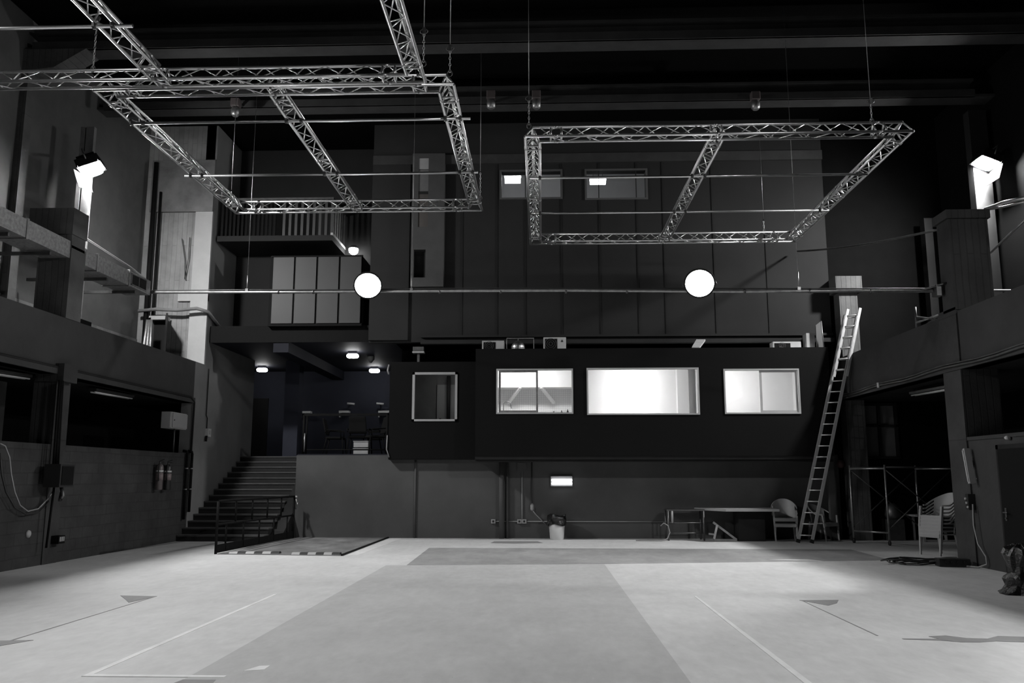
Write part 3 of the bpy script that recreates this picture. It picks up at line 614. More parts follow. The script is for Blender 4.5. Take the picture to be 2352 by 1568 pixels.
MB().box(p.x-.06, p.x+.06, 27.97, 28, p.z-.09, p.z+.09).build('plate', 'gplast', t); MB().box(p.x-.03, p.x+.03, 27.96, 27.97, p.z-.05, p.z).build('outlet', 'blackpl', t)

# ================================================================ LIGHTING FRAMES
BZ = 7.2; TH = .21; HW = .12
def member(parent, A, B, side, mitre=(0, 0), step=.56, coup=True, z=BZ):
    """triangular truss A->B (outer lower chord axis), side = inward unit vector; mitre: shortening of the inner chord at each end"""
    A = Vector(A); B = Vector(B); s = Vector(side); d = (B-A).normalized()
    zz = Vector((0, 0, 1))
    def ch(k, up):
        return (A+s*(2*HW*k)+zz*up+d*mitre[0]*k, B+s*(2*HW*k)+zz*up-d*mitre[1]*k)
    lo, ap, li = ch(0, 0), ch(.5, TH), ch(1, 0)
    br = MB(); L = (li[1]-li[0]).length; n = max(2, int(L/step))
    base = li[0]-s*2*HW
    for k in range(n):
        a = base+d*(L*k/n); b = base+d*(L*(k+.5)/n); c = base+d*(L*(k+1)/n)
        apb = b+s*HW+zz*TH
        br.tube(a, apb, .0095, 5).tube(apb, c, .0095, 5)
        h2 = s*2*HW; a2 = base+d*(L*max(0, k-.0)/n); apa = a+s*HW+zz*TH
        br.tube(apa, b+h2, .0095, 5).tube(b+h2, c+s*HW+zz*TH, .0095, 5)
        q1 = base+d*(L*(k+.25)/n); q2 = base+d*(L*(k+.75)/n)
        br.tube(q1, q2+h2, .0095, 5)
        if k < n-1: br.tube(q2+h2, q1+d*(L/n), .0095, 5)
    root = br.build('truss_beam', 'alu', parent)
    for c in (lo, ap, li): MB().tube(c[0], c[1], .025, 10).build('chord', 'alu', root)
    ks = [.07/L*4, 1-.07/L*4] if coup else []
    if L > 4: ks += [.5]
    if mitre[0]:
        e = MB()
        for (o_, p_, i_) in ((lo[0], ap[0], li[0]), (lo[1], ap[1], li[1])): e.tube(o_, p_, .016, 6).tube(p_, i_, .016, 6)
        e.build('corner_brace', 'alu', root)
    for kk in ks:
        m = MB()
        for e in (-.09, .09):
            b = base+d*(L*kk+e)
            m.tube(b, b+s*2*HW, .016, 6).tube(b, b+s*HW+zz*TH, .016, 6).tube(b+s*2*HW, b+s*HW+zz*TH, .016, 6)
        b = base+d*(L*kk)
        for q in (b, b+s*2*HW, b+s*HW+zz*TH): m.tube(q-d*.035, q+d*.035, .03, 8)
        m.build('coupler', 'alu_dull', root)
    return root
def cross_pipe(parent, x0, x1, y, clamps, z=BZ-.05):
    p = MB().tube((x0, y, z), (x1, y, z), .024, 10).build('cross_pipe', 'alu', parent)
    for x in clamps:
        MB().tube((x-.025, y, z), (x+.025, y, z), .038, 10).box(x-.02, x+.02, y-.02, y+.02, z+.02, z+.06).box(x-.015, x+.015, y-.06, y-.03, z-.03, z+.05).build('clamp', 'steel', p)
X_, Y_ = Vector((1, 0, 0)), Vector((0, 1, 0))
# frame over the left rear
t = thing('truss_frame', (-3.95, 14.7, BZ), 'rectangular aluminium truss frame over the middle left, behind the near frame', 'truss', 'hanging truss frames')
x0, x1, y0, y1 = -6.65, -1.27, 11.68, 17.65
member(t, (x0, y0, BZ), (x1, y0, BZ), Y_, (.24, .24)); member(t, (x0, y1, BZ), (x1, y1, BZ), -Y_, (.24, .24))
member(t, (x0, y0, BZ), (x0, y1, BZ), X_, (.24, .24)); member(t, (x1, y0, BZ), (x1, y1, BZ), -X_, (.24, .24))
member(t, (-4.07, y0+.24, BZ), (-4.07, y1-.24, BZ), X_)
cross_pipe(t, x0+.05, x1+.16, 12.78, (x0+.05, x0+.24, -4.07, -3.83, x1-.24, x1))
cross_pipe(t, x0-.1, x1+.1, 15.2, (x0+.02, x0+.24, -4.07, -3.83, x1-.24, x1))
# frame over the right
t = thing('truss_frame', (3.0, 17.0, BZ), 'rectangular aluminium truss frame hanging over the right', 'truss', 'hanging truss frames')
x0, x1, y0, y1 = -.25, 6.22, 13.65, 20.38
member(t, (x0, y0, BZ), (x1, y0, BZ), Y_, (.24, .24)); member(t, (x0, y1, BZ), (x1, y1, BZ), -Y_, (.24, .24))
member(t, (x0, y0, BZ), (x0, y1, BZ), X_, (.24, .24)); member(t, (x1, y0, BZ), (x1, y1, BZ), -X_, (.24, .24))
member(t, (2.88, y0+.24, BZ), (2.88, y1-.24, BZ), X_)
cross_pipe(t, x0+.05, x1-.05, 15.55, (x0+.24, 2.88, 3.12, x1-.24))
cross_pipe(t, x0+.05, x1-.05, 17.75, (x0+.24, 2.88, 3.12, x1-.24))
# near frame, only its far side in view
t = thing('truss_frame', (-6.5, 8.5, BZ), 'near aluminium truss frame running out of the top left corner', 'truss', 'hanging truss frames')
x0, x1, y0, y1 = -11.0+1.6, -1.67, 5.4, 11.6
member(t, (x0, y1, BZ), (x1, y1, BZ), -Y_, (.24, .24)); member(t, (x0, y0, BZ), (x1, y0, BZ), Y_, (.24, .24))
member(t, (x1, y0, BZ), (x1, y1, BZ), -X_, (.24, .24)); member(t, (x0, y0, BZ), (x0, y1, BZ), X_, (.24, .24))
member(t, (-5.64, y0+.24, BZ), (-5.64, y1-.24, BZ), X_)
cross_pipe(t, x0-.05, -5.15, 9.82, (x0, x0+.24, -5.64, -5.4))

# suspension cables
def cable(bx, by, z0, ztop, label, chain=.9, ring=True):
    t = thing('suspension_cable', (bx, by, z0), label, 'cable', 'suspension cables of the truss frames')
    zc = z0+chain
    MB().tube((bx, by, zc), (bx, by, ztop), .006, 5).build('wire', 'galv', t)
    m = MB(); z = z0+.04; k = 0
    while z < zc-.03:
        m.ring((bx, by, z), .013, .028, .0045, axis=((0, 1, 0), (1, 0, 0))[k % 2], n=8); z += .05; k += 1
    m.build('chain', 'alu_dull', t)
    if ring: MB().ring((bx, by, zc), .055, .035, .009, axis=(.2, 1, .2), n=14).box(bx-.02, bx+.02, by-.03, by+.03, zc-.05, zc+.05).build('shackle', 'steel', t)
    MB().ring((bx, by, z0), .035, .05, .008, axis=(0, 1, 0), n=12).build('hook', 'steel', t)
zt_ = BZ+TH+.02
cable(P(212, 180, Y=11.48).x, 11.48, zt_, ZC, 'suspension cable of the near frame, left one by the floodlight', .8)
cable(P(972, 180, Y=11.48).x, 11.48, zt_, ZC, 'suspension cable of the near frame at its corner', .5)
cable(P(1033, 175, Y=11.8).x, 11.8, zt_, ZC, 'suspension cable at the front right corner of the left rear frame', .4)
cable(P(530, 465, Y=17.5).x, 17.5, zt_, ZC, 'suspension cable at the back left corner of the left rear frame', .25, False)
cable(P(1103, 465, Y=17.5).x, 17.5, zt_, ZC, 'suspension cable at the back right corner of the left rear frame', .6, False)
cable(P(1215, 290, Y=13.75).x, 13.75, zt_, ZC, 'suspension cable at the front left corner of the right frame', .5)
cable(P(2003, 285, Y=13.75).x, 13.75, zt_, ZC, 'suspension cable at the front right corner of the right frame', .35)
cable(P(1755, 530, Y=20.25).x, 20.25, zt_, 10.2, 'suspension cable at the back right corner of the right frame', .3, False)
cable(P(1232, 530, Y=20.25).x, 20.25, zt_, 10.2, 'suspension cable at the back left corner of the right frame', .3, False)
# hoists on the second beam
for (a, lab) in (((541, 252), 'small hoist on the roof beam, above the left cross pipe'), ((1128, 235), 'small hoist on the roof beam, left of the right frame'), ((1232, 235), 'small hoist on the roof beam, over the left end of the right frame'), ((1735, 237), 'small hoist on the roof beam, over the middle of the right frame')):
    p = P(*a, Z=9.92); t = thing('hoist', (p.x, p.y, 9.8), lab, 'hoist', 'hoists on the roof beam')
    MB().box(p.x-.1, p.x+.1, p.y-.1, p.y+.1, 9.98, 10.18).build('hoist_body', 'exting', t, .02)
    MB().lathe((p.x, p.y, 9.76), [(.06, 0), (.1, .05), (.1, .16), (.07, .22)], 14).build('chain_bag', 'galv', t)
    MB().box(p.x-.03, p.x+.03, p.y-.03, 18.8, 10.15, 10.2).build('bracket', 'steel', t)

# long pipe across the hall with its hangers
def pp(px, dz=0, dy=0):
    k = (px-345)/(2175-345); q = P(px, 671.5-3.5*k, Y=18.35-2.85*k); return q+Vector((0, dy, dz))
t = thing('lighting_pipe', (-.6, 16, 5.05), 'long horizontal pipe spanning the hall below the frames', 'pipe')
MB().path([pp(345), pp(700), pp(1000, .02), pp(1300, .03), pp(1700), pp(2165)], .03, 10).build('pipe', 'galv', t)
for px in (640, 720, 1010, 1150, 1300, 1440, 1710, 1860, 2000):
    q = pp(px); MB().tube(q-Vector((.02, 0, 0)), q+Vector((.02, 0, 0)), .04, 8).build('clamp', 'steel', t)
q = pp(2165); MB().box(q.x-.15, XR-.06, q.y-.1, q.y+.1, q.z-.1, q.z+.1).tube(pp(2110), q+Vector((.05, -.2, .12)), .02).build('wall_bracket', 'steel', t)
tag(MB().path([pp(345, .045), pp(560, .055), pp(800, .05), pp(1000, .075), pp(1250, .08), pp(1500, .06), pp(1800, .05), pp(2150, .045)], .012, 6).build('power_cable', 'bcable'), 'black cable tied along the long hall pipe', 'cable')
for px, lab in ((567, 'thin wire holding the long hall pipe near the pale screen'), (945, 'thin wire holding the long hall pipe before the projecting bay'), (1835, 'thin wire holding the long hall pipe at the right')):
    q = pp(px, .03); x, y, z = q
    u = thing('pipe_hanger', (x, y, z), lab, 'cable', 'hanger wires of the long pipe')
    MB().tube((x, y, z+.35), (x, y, ZC), .005, 5).build('wire', 'galv', u); MB().tube((x, y, z), (x, y, z+.35), .01, 6).box(x-.03, x+.03, y-.03, y+.03, z-.01, z+.05).build('turnbuckle', 'galv', u)

# ================================================================ FLOODLIGHTS
def flood(c, aim, power, label, w_=.52, h_=.4, flap=None, dome=.03, arm=None):
    c = Vector(c); d = Vector(aim).normalized(); u, v, d = frame_of(d); rot = Matrix((u, d, v)).transposed()
    t = thing('floodlight', c, label, 'floodlight', 'floodlights of the hall')
    MB().obox(c-d*.08, (w_+.06, .14, h_+.06), rot).build('housing', 'bmetal', t, .01)
    m = MB()
    for k in range(7): m.obox(c-d*.18+u*((k-3)*w_/7), (.012, .08, h_*.9), rot)
    m.build('cooling_fins', 'bmetal', t)
    m = MB().obox(c+v*(h_/2+.02), (w_+.06, .06, .03), rot).obox(c-v*(h_/2+.02), (w_+.06, .06, .03), rot).obox(c+u*(w_/2+.02), (.03, .06, h_), rot).obox(c-u*(w_/2+.02), (.03, .06, h_), rot)
    m.build('bezel', 'bmetal', t)
    em = mat('flood_glow_%d' % power, .9, emis=power/(math.pi*w_*h_))
    nu, nv = 10, 8; g = lambda i, k: (i/nu*2-1, k/nv*2-1)
    vs = []
    for i in range(nu+1):
        for k in range(nv+1):
            x, y = g(i, k); vs.append(c+u*x*w_/2+v*y*h_/2+d*dome*((1-x**4)*(1-y**4))**.5)
    gb = MB().add(vs, [(i*(nv+1)+k, (i+1)*(nv+1)+k, (i+1)*(nv+1)+k+1, i*(nv+1)+k+1) for i in range(nu) for k in range(nv)], True)
    gb.add([c+u*x*w_/2+v*y*h_/2-d*.004 for x, y in ((-1, -1), (1, -1), (1, 1), (-1, 1))], [(0, 1, 2, 3)])
    gb.build('lamp_glass', em, t)
    m = MB().path([c+u*(w_/2+.06)-d*.08, c+u*(w_/2+.06)-d*.3, c-u*(w_/2+.06)-d*.3, c-u*(w_/2+.06)-d*.08], .015, 6)
    m.build('yoke', 'steel', t)
    if arm: MB().tube(c-d*.3, arm, .03, 8).build('bracket_arm', 'steel', t)
    if flap:  # flap added to cut lamp light towards the outer wall and column
        e = Vector(flap); e = (e-d*e.dot(d)).normalized(); g = d.cross(e)
        q = c+e*(.3 if abs(e.dot(u)) > .7 else .24)
        MB().prism([q-g*.28, q+g*.28, q+g*.28+d*.38+e*.04, q-g*.28+d*.38+e*.04], tuple(e*.008)).build('added_flap', 'bmetal', t)
    return t
flood(P(210, 385, X=-9.35), (.4, .1, -.9), P_LEFT, 'glaring floodlight on the left gallery upright', flap=(-1, 0, 0), dome=.14, arm=(-9.65, 17.15, 8.35))
flood(P(2265, 373, X=10.0), (-.4, .0, -.9), P_RIGHT, 'glaring floodlight on the right gallery upright', flap=(1, 0, 0), dome=.1, arm=(10.1, 18.97, 8.75))
def round_flood(c, aim, power, label, hang):
    c = Vector(c); d = Vector(aim).normalized(); r = .27
    t = thing('floodlight', c, label, 'floodlight', 'floodlights of the hall')
    MB().lathe(c, [(.1, -.3), (.16, -.28), (.2, -.16), (r, -.03), (r+.03, -.01), (r+.03, .02), (r, .02)], 28, d).build('housing', 'bmetal', t)
    MB().lathe(c, [(r-.002, -.005), (r-.002, .02), (r*.85, .045), (r*.55, .062), (.02, .07)], 28, d).build('lamp_glass', mat('round_flood_glow_%d' % (c.x*10), .9, emis=power/(math.pi*math.pi*r*r)), t)
    u = d.cross(Vector((0, 0, 1))).normalized(); e = c-d*.1
    MB().path([e+u*(r+.02), e+u*(r+.05)+Vector((0, 0, -.06)), hang+u*.06, hang-u*.06, e-u*(r+.05)+Vector((0, 0, -.06)), e-u*(r+.02)], .014, 6).build('yoke', 'steel', t)
round_flood(P(845, 655, Y=pp(845).y-.3), (.15, -.8, -.5), P_PIPE, 'glaring round floodlight on the long pipe, before the pale screen', pp(845, .02))
round_flood(P(1607, 650, Y=pp(1607).y-.3), (-.15, -.8, -.5), P_PIPE, 'glaring round floodlight on the long pipe, above the control room', pp(1607, .02))
flood((-9.3, 6.0, 7.8), (.5, .0, -.86), P_REAR*.8, 'floodlight on the left gallery beside the viewer')
flood((9.15, 6.0, 7.8), (-.5, .0, -.86), P_REAR*1.3, 'floodlight on the right gallery beside the viewer')

# far tubes behind the high windows and the tube lamp on the low wall
for a, b, lab in (((1158, 405), (1197, 417), 'lit grille lamp behind the left high window'), ((1354, 412), (1393, 420), 'lit tube lamp behind the second high window')):
    p, q = P(*a, Y=22.4), P(*b, Y=22.4)
    t = thing('tube_lamp', ((p.x+q.x)/2, 22.4, 10.45), lab, 'lamp', 'lamps behind the high windows')
    MB().box(p.x, q.x, 22.35, 22.55, p.z, p.z+.06).tube((p.x+.1, 22.45, p.z+.05), (p.x+.1, 22.45, 10.46), .01).tube((q.x-.1, 22.45, p.z+.05), (q.x-.1, 22.45, 10.46), .01).build('housing', 'gplast', t)
    MB().box(p.x+.02, q.x-.02, 22.36, 22.54, q.z, p.z).build('diffuser', 'tube2', t)
p, q = P(1265, 1093, Y=21.62), P(1315, 1118, Y=21.62)
t = thing('tube_lamp', ((p.x+q.x)/2, YB, p.z), 'lit twin tube lamp on the low back wall under the control room', 'lamp')
MB().box(p.x, q.x, 21.64, YB, q.z+.02, p.z).build('housing', 'gplast', t)
for k in range(2):
    z = p.z-.1-.085*k; MB().tube((p.x+.02, 21.61, z), (q.x-.01, 21.61, z), .026, 10).build('tube', 'tube', t)

# ================================================================ ROOF OF THE CONTROL ROOM
def ac(x0, x1, y, z1, label, logo=False):
    z0 = BZ1
    t = thing('air_conditioner', ((x0+x1)/2, y, z0), label, 'air conditioner', 'outdoor units on the roof')
    MB().box(x0, x1, y, y+.3, z0, z1).build('casing', 'beige', t, .01)
    xm = x0+(x1-x0)*.65; zc = (z0+z1)/2; r = min((xm-x0)*.42, (z1-z0)*.42)
    MB().box(x0+.04, xm-.02, y-.008, y, z0+.03, z1-.04).build('fan_guard', 'bmetal', t)
    m = MB()
    for k in range(1, 4): m.ring(((x0+xm)/2, y-.015, zc), r*k/3, r*k/3, .004, axis=(0, 1, 0), n=20)
    m.build('fan_grille', 'steel', t)
    if logo:
        m = MB(); cx = (xm+x1)/2; cz = z1-.1; s = .035
        for a in (90, 210, 330):
            dx, dz = math.cos(R(a))*s, math.sin(R(a))*s; nx, nz = -dz*.55, dx*.55
            m.prism([(cx, y-.004, cz), (cx+dx*.5+nx, y-.004, cz+dz*.5+nz), (cx+dx, y-.004, cz+dz), (cx+dx*.5-nx, y-.004, cz+dz*.5-nz)], (0, .006, 0))
        m.build('emblem', 'bmetal', t)
    for s in (x0+.08, x1-.14): MB().box(s, s+.06, y-.03, y+.33, z0-.001, z0+.03).build('foot', 'rubber', t)
    return t
yr = 20.95
def rx(px): return P(px, 790, Y=yr).x
def rz(py): return P(1300, py, Y=yr).z
ac(rx(1107), rx(1158), yr, rz(781), 'pale outdoor unit on the roof, left of the mirror ball')
ac(rx(1248), rx(1300), yr, rz(774), 'pale outdoor unit on the roof with a three diamond emblem', True)
ac(rx(1775), rx(1840), yr, rz(787), 'low pale outdoor unit at the right end of the roof')
t = thing('mirror_ball', (rx(1190), yr, BZ1), 'mirror ball hanging in a thin stand on the control room roof', 'mirror ball')
c = Vector((rx(1190), yr, rz(798))); m = MB(); n1, n2 = 12, 22
for i in range(n1):
    for k in range(n2):
        a0, a1 = math.pi*(i+.06)/n1, math.pi*(i+.94)/n1; b0, b1 = 6.283*(k+.05)/n2, 6.283*(k+.95)/n2
        m.add([c+Vector((math.sin(a)*math.cos(b), math.sin(a)*math.sin(b), math.cos(a)))*.172 for a, b in ((a0, b0), (a0, b1), (a1, b1), (a1, b0))], [(0, 1, 2, 3)])
m.build('mirror_tiles', 'mirror', t)
MB().lathe(c-Vector((0, 0, .168)), [(.168*math.sin(math.pi*k/12)+.0005, .168-.168*math.cos(math.pi*k/12)) for k in range(13)], 22).build('ball_core', 'steel', t)
MB().tube(c+Vector((0, 0, .16)), c+Vector((0, 0, .24)), .012).build('hanger', 'steel', t)
x0, x1 = rx(1164), rx(1226)
MB().path([(x0, yr, BZ1), (x0, yr, rz(776)), (x1, yr, rz(776)), (x1, yr, BZ1)], .012).build('stand', 'galv', t)
tag(MB().prism([(rx(1588)-.02, yr-.15, BZ1+.002), (rx(1606)-.02, yr-.15, BZ1+.002), (rx(1626), yr+.3, rz(780)), (rx(1605), yr+.3, rz(780))], (0, 0, .04)).build('plank', 'wood'), 'pale plank sticking up at a slant from the control room roof', 'plank')
tag(MB().box(rx(1853), rx(1872), yr, yr+.3, BZ1, rz(768)).build('carton', 'gplast'), 'pale upright carton at the right end of the roof', 'box')
t = thing('display_panel', (rx(1886), yr, BZ1), 'dark tilted board standing at the right end of the roof', 'board')
MB().prism([(rx(1873), yr-.1, BZ1), (rx(1901), yr+.3, BZ1), (rx(1898), yr+.3, rz(736)), (rx(1873), yr-.1, rz(752))], (0, .05, 0)).build('board', 'wall_low', t)
MB().tube((rx(1901), yr+.28, BZ1), (rx(1898), yr+.28, rz(736)), .012).build('edge_strip', 'galv', t)
xa, xb = P(948, 805, Y=21.5).x, P(973, 805, Y=21.5).x; za, zc_ = P(960, 812, Y=21.5).z, P(960, 796, Y=21.5).z
t = thing('roof_box', ((xa+xb)/2, 21.5, 4.38), 'small grey box fixed over the cabin roof', 'box')
MB().box(xa, xb, 21.5, 21.7, za+.06, zc_).build('box_body', 'steel', t); MB().box(xa-.01, xb+.01, 21.48, 21.7, za+.02, za+.06).build('cover_plate', 'gplast', t)
MB().box((xa+xb)/2-.03, (xa+xb)/2+.03, 21.55, 21.65, 4.38, za+.02).build('bracket', 'steel', t)

# ================================================================ ON AND BY THE LOW BACK WALL
x = P(1152, 1150, Y=21.55).x
tag(MB().tube((x, 21.58, 0), (x, 21.58, 1.95), .065, 14).tube((x+.14, 21.63, 0), (x+.14, 21.63, 1.9), .03, 10).build('downpipe', 'wall_low'), 'grey downpipe on the low wall under the control room', 'pipe')
x = P(953, 1150, Y=21.65).x
tag(MB().tube((x, 21.67, 0), (x, 21.67, 1.95), .025, 10).build('wall_conduit', 'wall_low'), 'thin painted conduit on the low wall under the cabin', 'pipe')
t = thing('wall_conduit', (-.5, YB, .43), 'pale thin conduit running along the low back wall with sockets', 'conduit')
za = P(1200, 1197, Y=21.66).z; xv = P(1199, 1150, Y=21.66).x
MB().tube((P(1135, 1197, Y=21.66).x, 21.67, za), (3.2, 21.67, za), .011).tube((xv, 21.67, za), (xv, 21.67, P(1199, 1080, Y=21.66).z), .014).build('tube', 'gplast', t)
for px in (1133, 1193, 1204):
    x = P(px, 1197, Y=21.66).x; o = MB().box(x-.055, x+.055, 21.64, YB, za-.05, za+.05).build('socket_box', 'gplast', t); MB().box(x-.025, x+.025, 21.635, 21.64, za-.025, za+.025).build('outlet', 'blackpl', o)
MB().box(xv-.11, xv+.11, 21.6, YB, P(1199, 1080, Y=21.66).z, 1.87).build('junction_box', 'wall_low', t)
xc = P(1222, 1150, Y=21.6).x
t = thing('extension_lead', (xc, 21.6, 1.0), 'cable with a plug hanging down the wall above the bin', 'cable')
MB().path([(xc, 21.66, 1.95), (xc-.01, 21.66, 1.2), (xc, 21.62, .85)], .012).build('cord', 'bcable', t)
MB().lathe((xc, 21.62, .68), [(.02, 0), (.045, .03), (.045, .13), (.015, .18)], 10).build('plug', 'gplast', t)
MB().path([(xc, 21.62, .7), (xc+.1, 21.6, .58), (xc+.28, 21.6, .4), (xc+.36, 21.62, .33)], .01).build('cord', 'cable', t)
# waste bin
bx, by = P(1279, 1237, Z=0).x, 21.35
t = thing('waste_bin', (bx, by, 0), 'pale waste bin with a black bag folded over its rim', 'bin')
MB().lathe((bx, by, 0), [(.165, 0), (.17, .01), (.205, .46), (.195, .46), (.16, .03)], 24).build('bin_body', 'wplast', t)
m = MB(); n = 28; prof = []
vs = []
for j, (r, z) in enumerate(((.19, .4), (.212, .48), (.225, .38), (.222, .35), (.235, .5), (.225, .585), (.16, .57), (.05, .5))):
    for k in range(n):
        a = 6.283*k/n; rr = r*(1+.05*math.sin(5*a+j)+.03*math.sin(11*a)); vs.append((bx+rr*math.cos(a), by+rr*math.sin(a), z+.025*math.sin(3*a+1)))
m.add(vs, [(j*n+k, j*n+(k+1) % n, (j+1)*n+(k+1) % n, (j+1)*n+k) for j in range(7) for k in range(n)], True); m.build('bin_bag', 'bag', t)

# metal stand, bracket, table
def leggy(x): return x
t = thing('trestle', (3.55, 21.2, 0), 'low metal trestle frame beside the table', 'trestle')
xa, xb = P(1532, 1200, Y=21.2).x, P(1613, 1200, Y=21.2).x; zt2 = P(1570, 1172, Y=21.2).z
for x in (xa, xb):
    for y in (21.0, 21.45): MB().tube((x, y, 0), (x, y, zt2), .022).build('leg', 'steel', t)
MB().box(xa-.03, xb+.03, 20.98, 21.47, zt2, zt2+.03).build('top', 'steel', t)
for z in (.18, .42): MB().tube((xa, 21.0, z), (xb, 21.0, z), .014).build('rail', 'steel', t)
MB().tube((xa+.1, 21.0, .42), (xa+.1, 21.0, zt2), .025).build('tool_holder', 'gplast', t)
tag(MB().path([(xa-.2, 20.9, .35), (xa-.12, 20.9, .42), (xa-.02, 20.9, .36), (xa+.02, 20.9, .2), (xa-.05, 20.85, .06), (xa-.2, 20.8, .012), (xa-.5, 20.8, .012), (xa-.8, 20.85, .012)], .011).build('cable_loop', 'cable'), 'loop of grey cable hooked on the trestle', 'cable')
t = thing('wall_bracket_frame', (4.5, 20.9, 0), 'triangular metal frame lying on the floor under the table', 'frame')
a, b, c = P(1638, 1199, Y=21.0), P(1692, 1235, Y=20.9), P(1640, 1236, Y=20.9)
a2 = P(1647, 1205, Y=20.95)
MB().bar(a, (b.x, b.y, .03), .04, .05).build('strut', 'galv', t)
MB().bar((b.x, b.y, .025), (c.x, c.y, .025), .04, .05).build('strut', 'galv', t)
MB().bar((a2.x, a2.y, a2.z), (c.x, c.y, .05), .04, .05).build('strut', 'galv', t)
MB().bar((c.x-.12, 20.92, .17), (c.x+.05, 20.92, .15), .03, .04).build('strut', 'galv', t)
t = thing('table', (4.8, 21.0, 0), 'dark table on a box pedestal against the back wall', 'table')
MB().prism([(3.75, 21.5, .71), (4.3, 20.45, .71), (5.55, 20.45, .71), (5.6, 21.5, .71)], (0, 0, .055)).build('tabletop', 'tabletop', t)
MB().box(4.68, 5.3, 20.85, 21.4, 0, .71).build('pedestal', 'black', t)
# plastic armchairs
def armchair(m_, label, group=None):
    t = thing('plastic_armchair', (0, 0, 0), label, 'chair', group)
    n = 26
    def shell(th0, th1, fz0, fz1, rad, name):
        vs = []; 
        for k in range(n+1):
            th = th0+(th1-th0)*k/n; 
            for (zz, off) in ((fz0(th), 0), (fz1(th), 0), (fz1(th), .014), (fz0(th), .014)):
                lean = max(0, zz-.43)*.28*math.cos(th)
                r = rad-off; sx = math.sin(th)*r*1.02; sy = math.cos(th)*r*.85+.02
                vs.append((sx*(1+.12*(zz-.43)), sy+lean, zz))
        fs = []
        for k in range(n):
            for q in range(4): fs.append((k*4+q, k*4+(q+1) % 4, (k+1)*4+(q+1) % 4, (k+1)*4+q))
        fs += [(3, 2, 1, 0), (n*4, n*4+1, n*4+2, n*4+3)]
        return MB().add(vs, fs, False).build(name, m_, t)
    top = lambda th: .63+.23*max(0, math.cos(th*.9))**1.3
    shell(-R(62), R(62), lambda th: .42, top, .285, 'backrest')
    shell(-R(128), -R(58), lambda th: top(th)-.03, top, .285, 'armrest'); shell(R(58), R(128), lambda th: top(th)-.03, top, .285, 'armrest')
    MB().prism([(-.25, -.24, .40), (.25, -.24, .40), (.24, .2, .385), (-.24, .2, .385)], (0, 0, .025)).prism([(-.25, -.25, .34), (.25, -.25, .34), (.25, -.22, .34), (-.25, -.22, .34)], (0, 0, .075)).build('seat', m_, t, .01)
    for s in (-1, 1):
        MB().add([(s*.225, -.26, 0), (s*.255, -.26, 0), (s*.255, -.228, 0), (s*.225, -.228, 0), (s*.24, -.215, .6), (s*.28, -.215, .6), (s*.28, -.165, .6), (s*.25, -.165, .6)], [(0, 1, 2, 3), (4, 5, 6, 7), (0, 1, 5, 4), (1, 2, 6, 5), (2, 3, 7, 6), (3, 0, 4, 7)]).build('leg', m_, t)
        MB().add([(s*.215, .29, 0), (s*.245, .29, 0), (s*.245, .258, 0), (s*.215, .258, 0), (s*.18, .24, .44), (s*.23, .24, .44), (s*.23, .18, .44), (s*.18, .18, .44)], [(0, 1, 2, 3), (4, 5, 6, 7), (0, 1, 5, 4), (1, 2, 6, 5), (2, 3, 7, 6), (3, 0, 4, 7)]).build('leg', m_, t)
    return t
ch = armchair('gplast', 'pale plastic armchair under the stacked one beside the table')
x = P(1800, 1230, Y=21.0).x
ch.location = (x+.02, 20.9, 0); ch.rotation_euler = (0, 0, R(200))
ch.rotation_euler = (0, 0, R(-12))
dup(ch, (x+.02, 20.93, .13), 'pale plastic armchair stacked on another beside the table', R(-12))
dup(ch, (P(1893, 1230, Y=21.25).x, 21.25, 0), 'pale plastic armchair half hidden behind the ladder', R(35))
stk = []
sx, sy = 7.78, 17.35
names = ['bottom', 'second', 'third', 'fourth', 'fifth', 'topmost']
cs = armchair('gplast', 'bottom chair in the stack of white plastic armchairs', 'stacked white armchairs')
cs.location = (sx, sy, 0); cs.rotation_euler = (0, 0, R(-68))
for k in range(1, 6):
    dup(cs, (sx+.012*k, sy+.008*k, +.068*k), '%s chair%s in the stack of white plastic armchairs' % (names[k], ' from the floor' if k < 5 else ''), R(-68))

# ladder
a0 = P(1832, 1241, Y=20.35); b0 = P(1864, 1246, Y=20.2); a0.z = b0.z = 0
top = P(1957, 712, Y=20.45)
t = thing('ladder', ((a0.x+b0.x)/2, (a0.y+b0.y)/2, 0), 'long aluminium extension ladder leaning against the right gallery', 'ladder')
wv = (b0-a0); wv.z = 0
ta = top-wv*.45; tb = top+wv*.45
def lerp(p, q, k): return p+(q-p)*k
for p, q in ((a0, ta), (b0, tb)): MB().bar(lerp(p, q, .004), lerp(p, q, .98), .03, .07).build('rail', 'ladder', t)
off = Vector((.02, -.09, .02))
for p, q in ((a0, ta), (b0, tb)): MB().bar(lerp(p, q, .70)+off, lerp(p, q, 1.0)+off, .03, .06).build('rail', 'ladder', t)
N = 21
for k in range(N):
    z = (k+.7)/N*.98; MB().tube(lerp(a0, ta, z), lerp(b0, tb, z), .015, 6).build('rung', 'ladder', t)
for k in range(6):
    z = .73+.048*k; MB().tube(lerp(a0, ta, z)+off, lerp(b0, tb, z)+off, .015, 6).build('rung', 'ladder', t)
for p, q in ((a0, ta), (b0, tb)): MB().bar(lerp(p, q, 0)+Vector((0, 0, .012)), lerp(p, q, .016), .045, .09).build('foot', 'rubber', t)

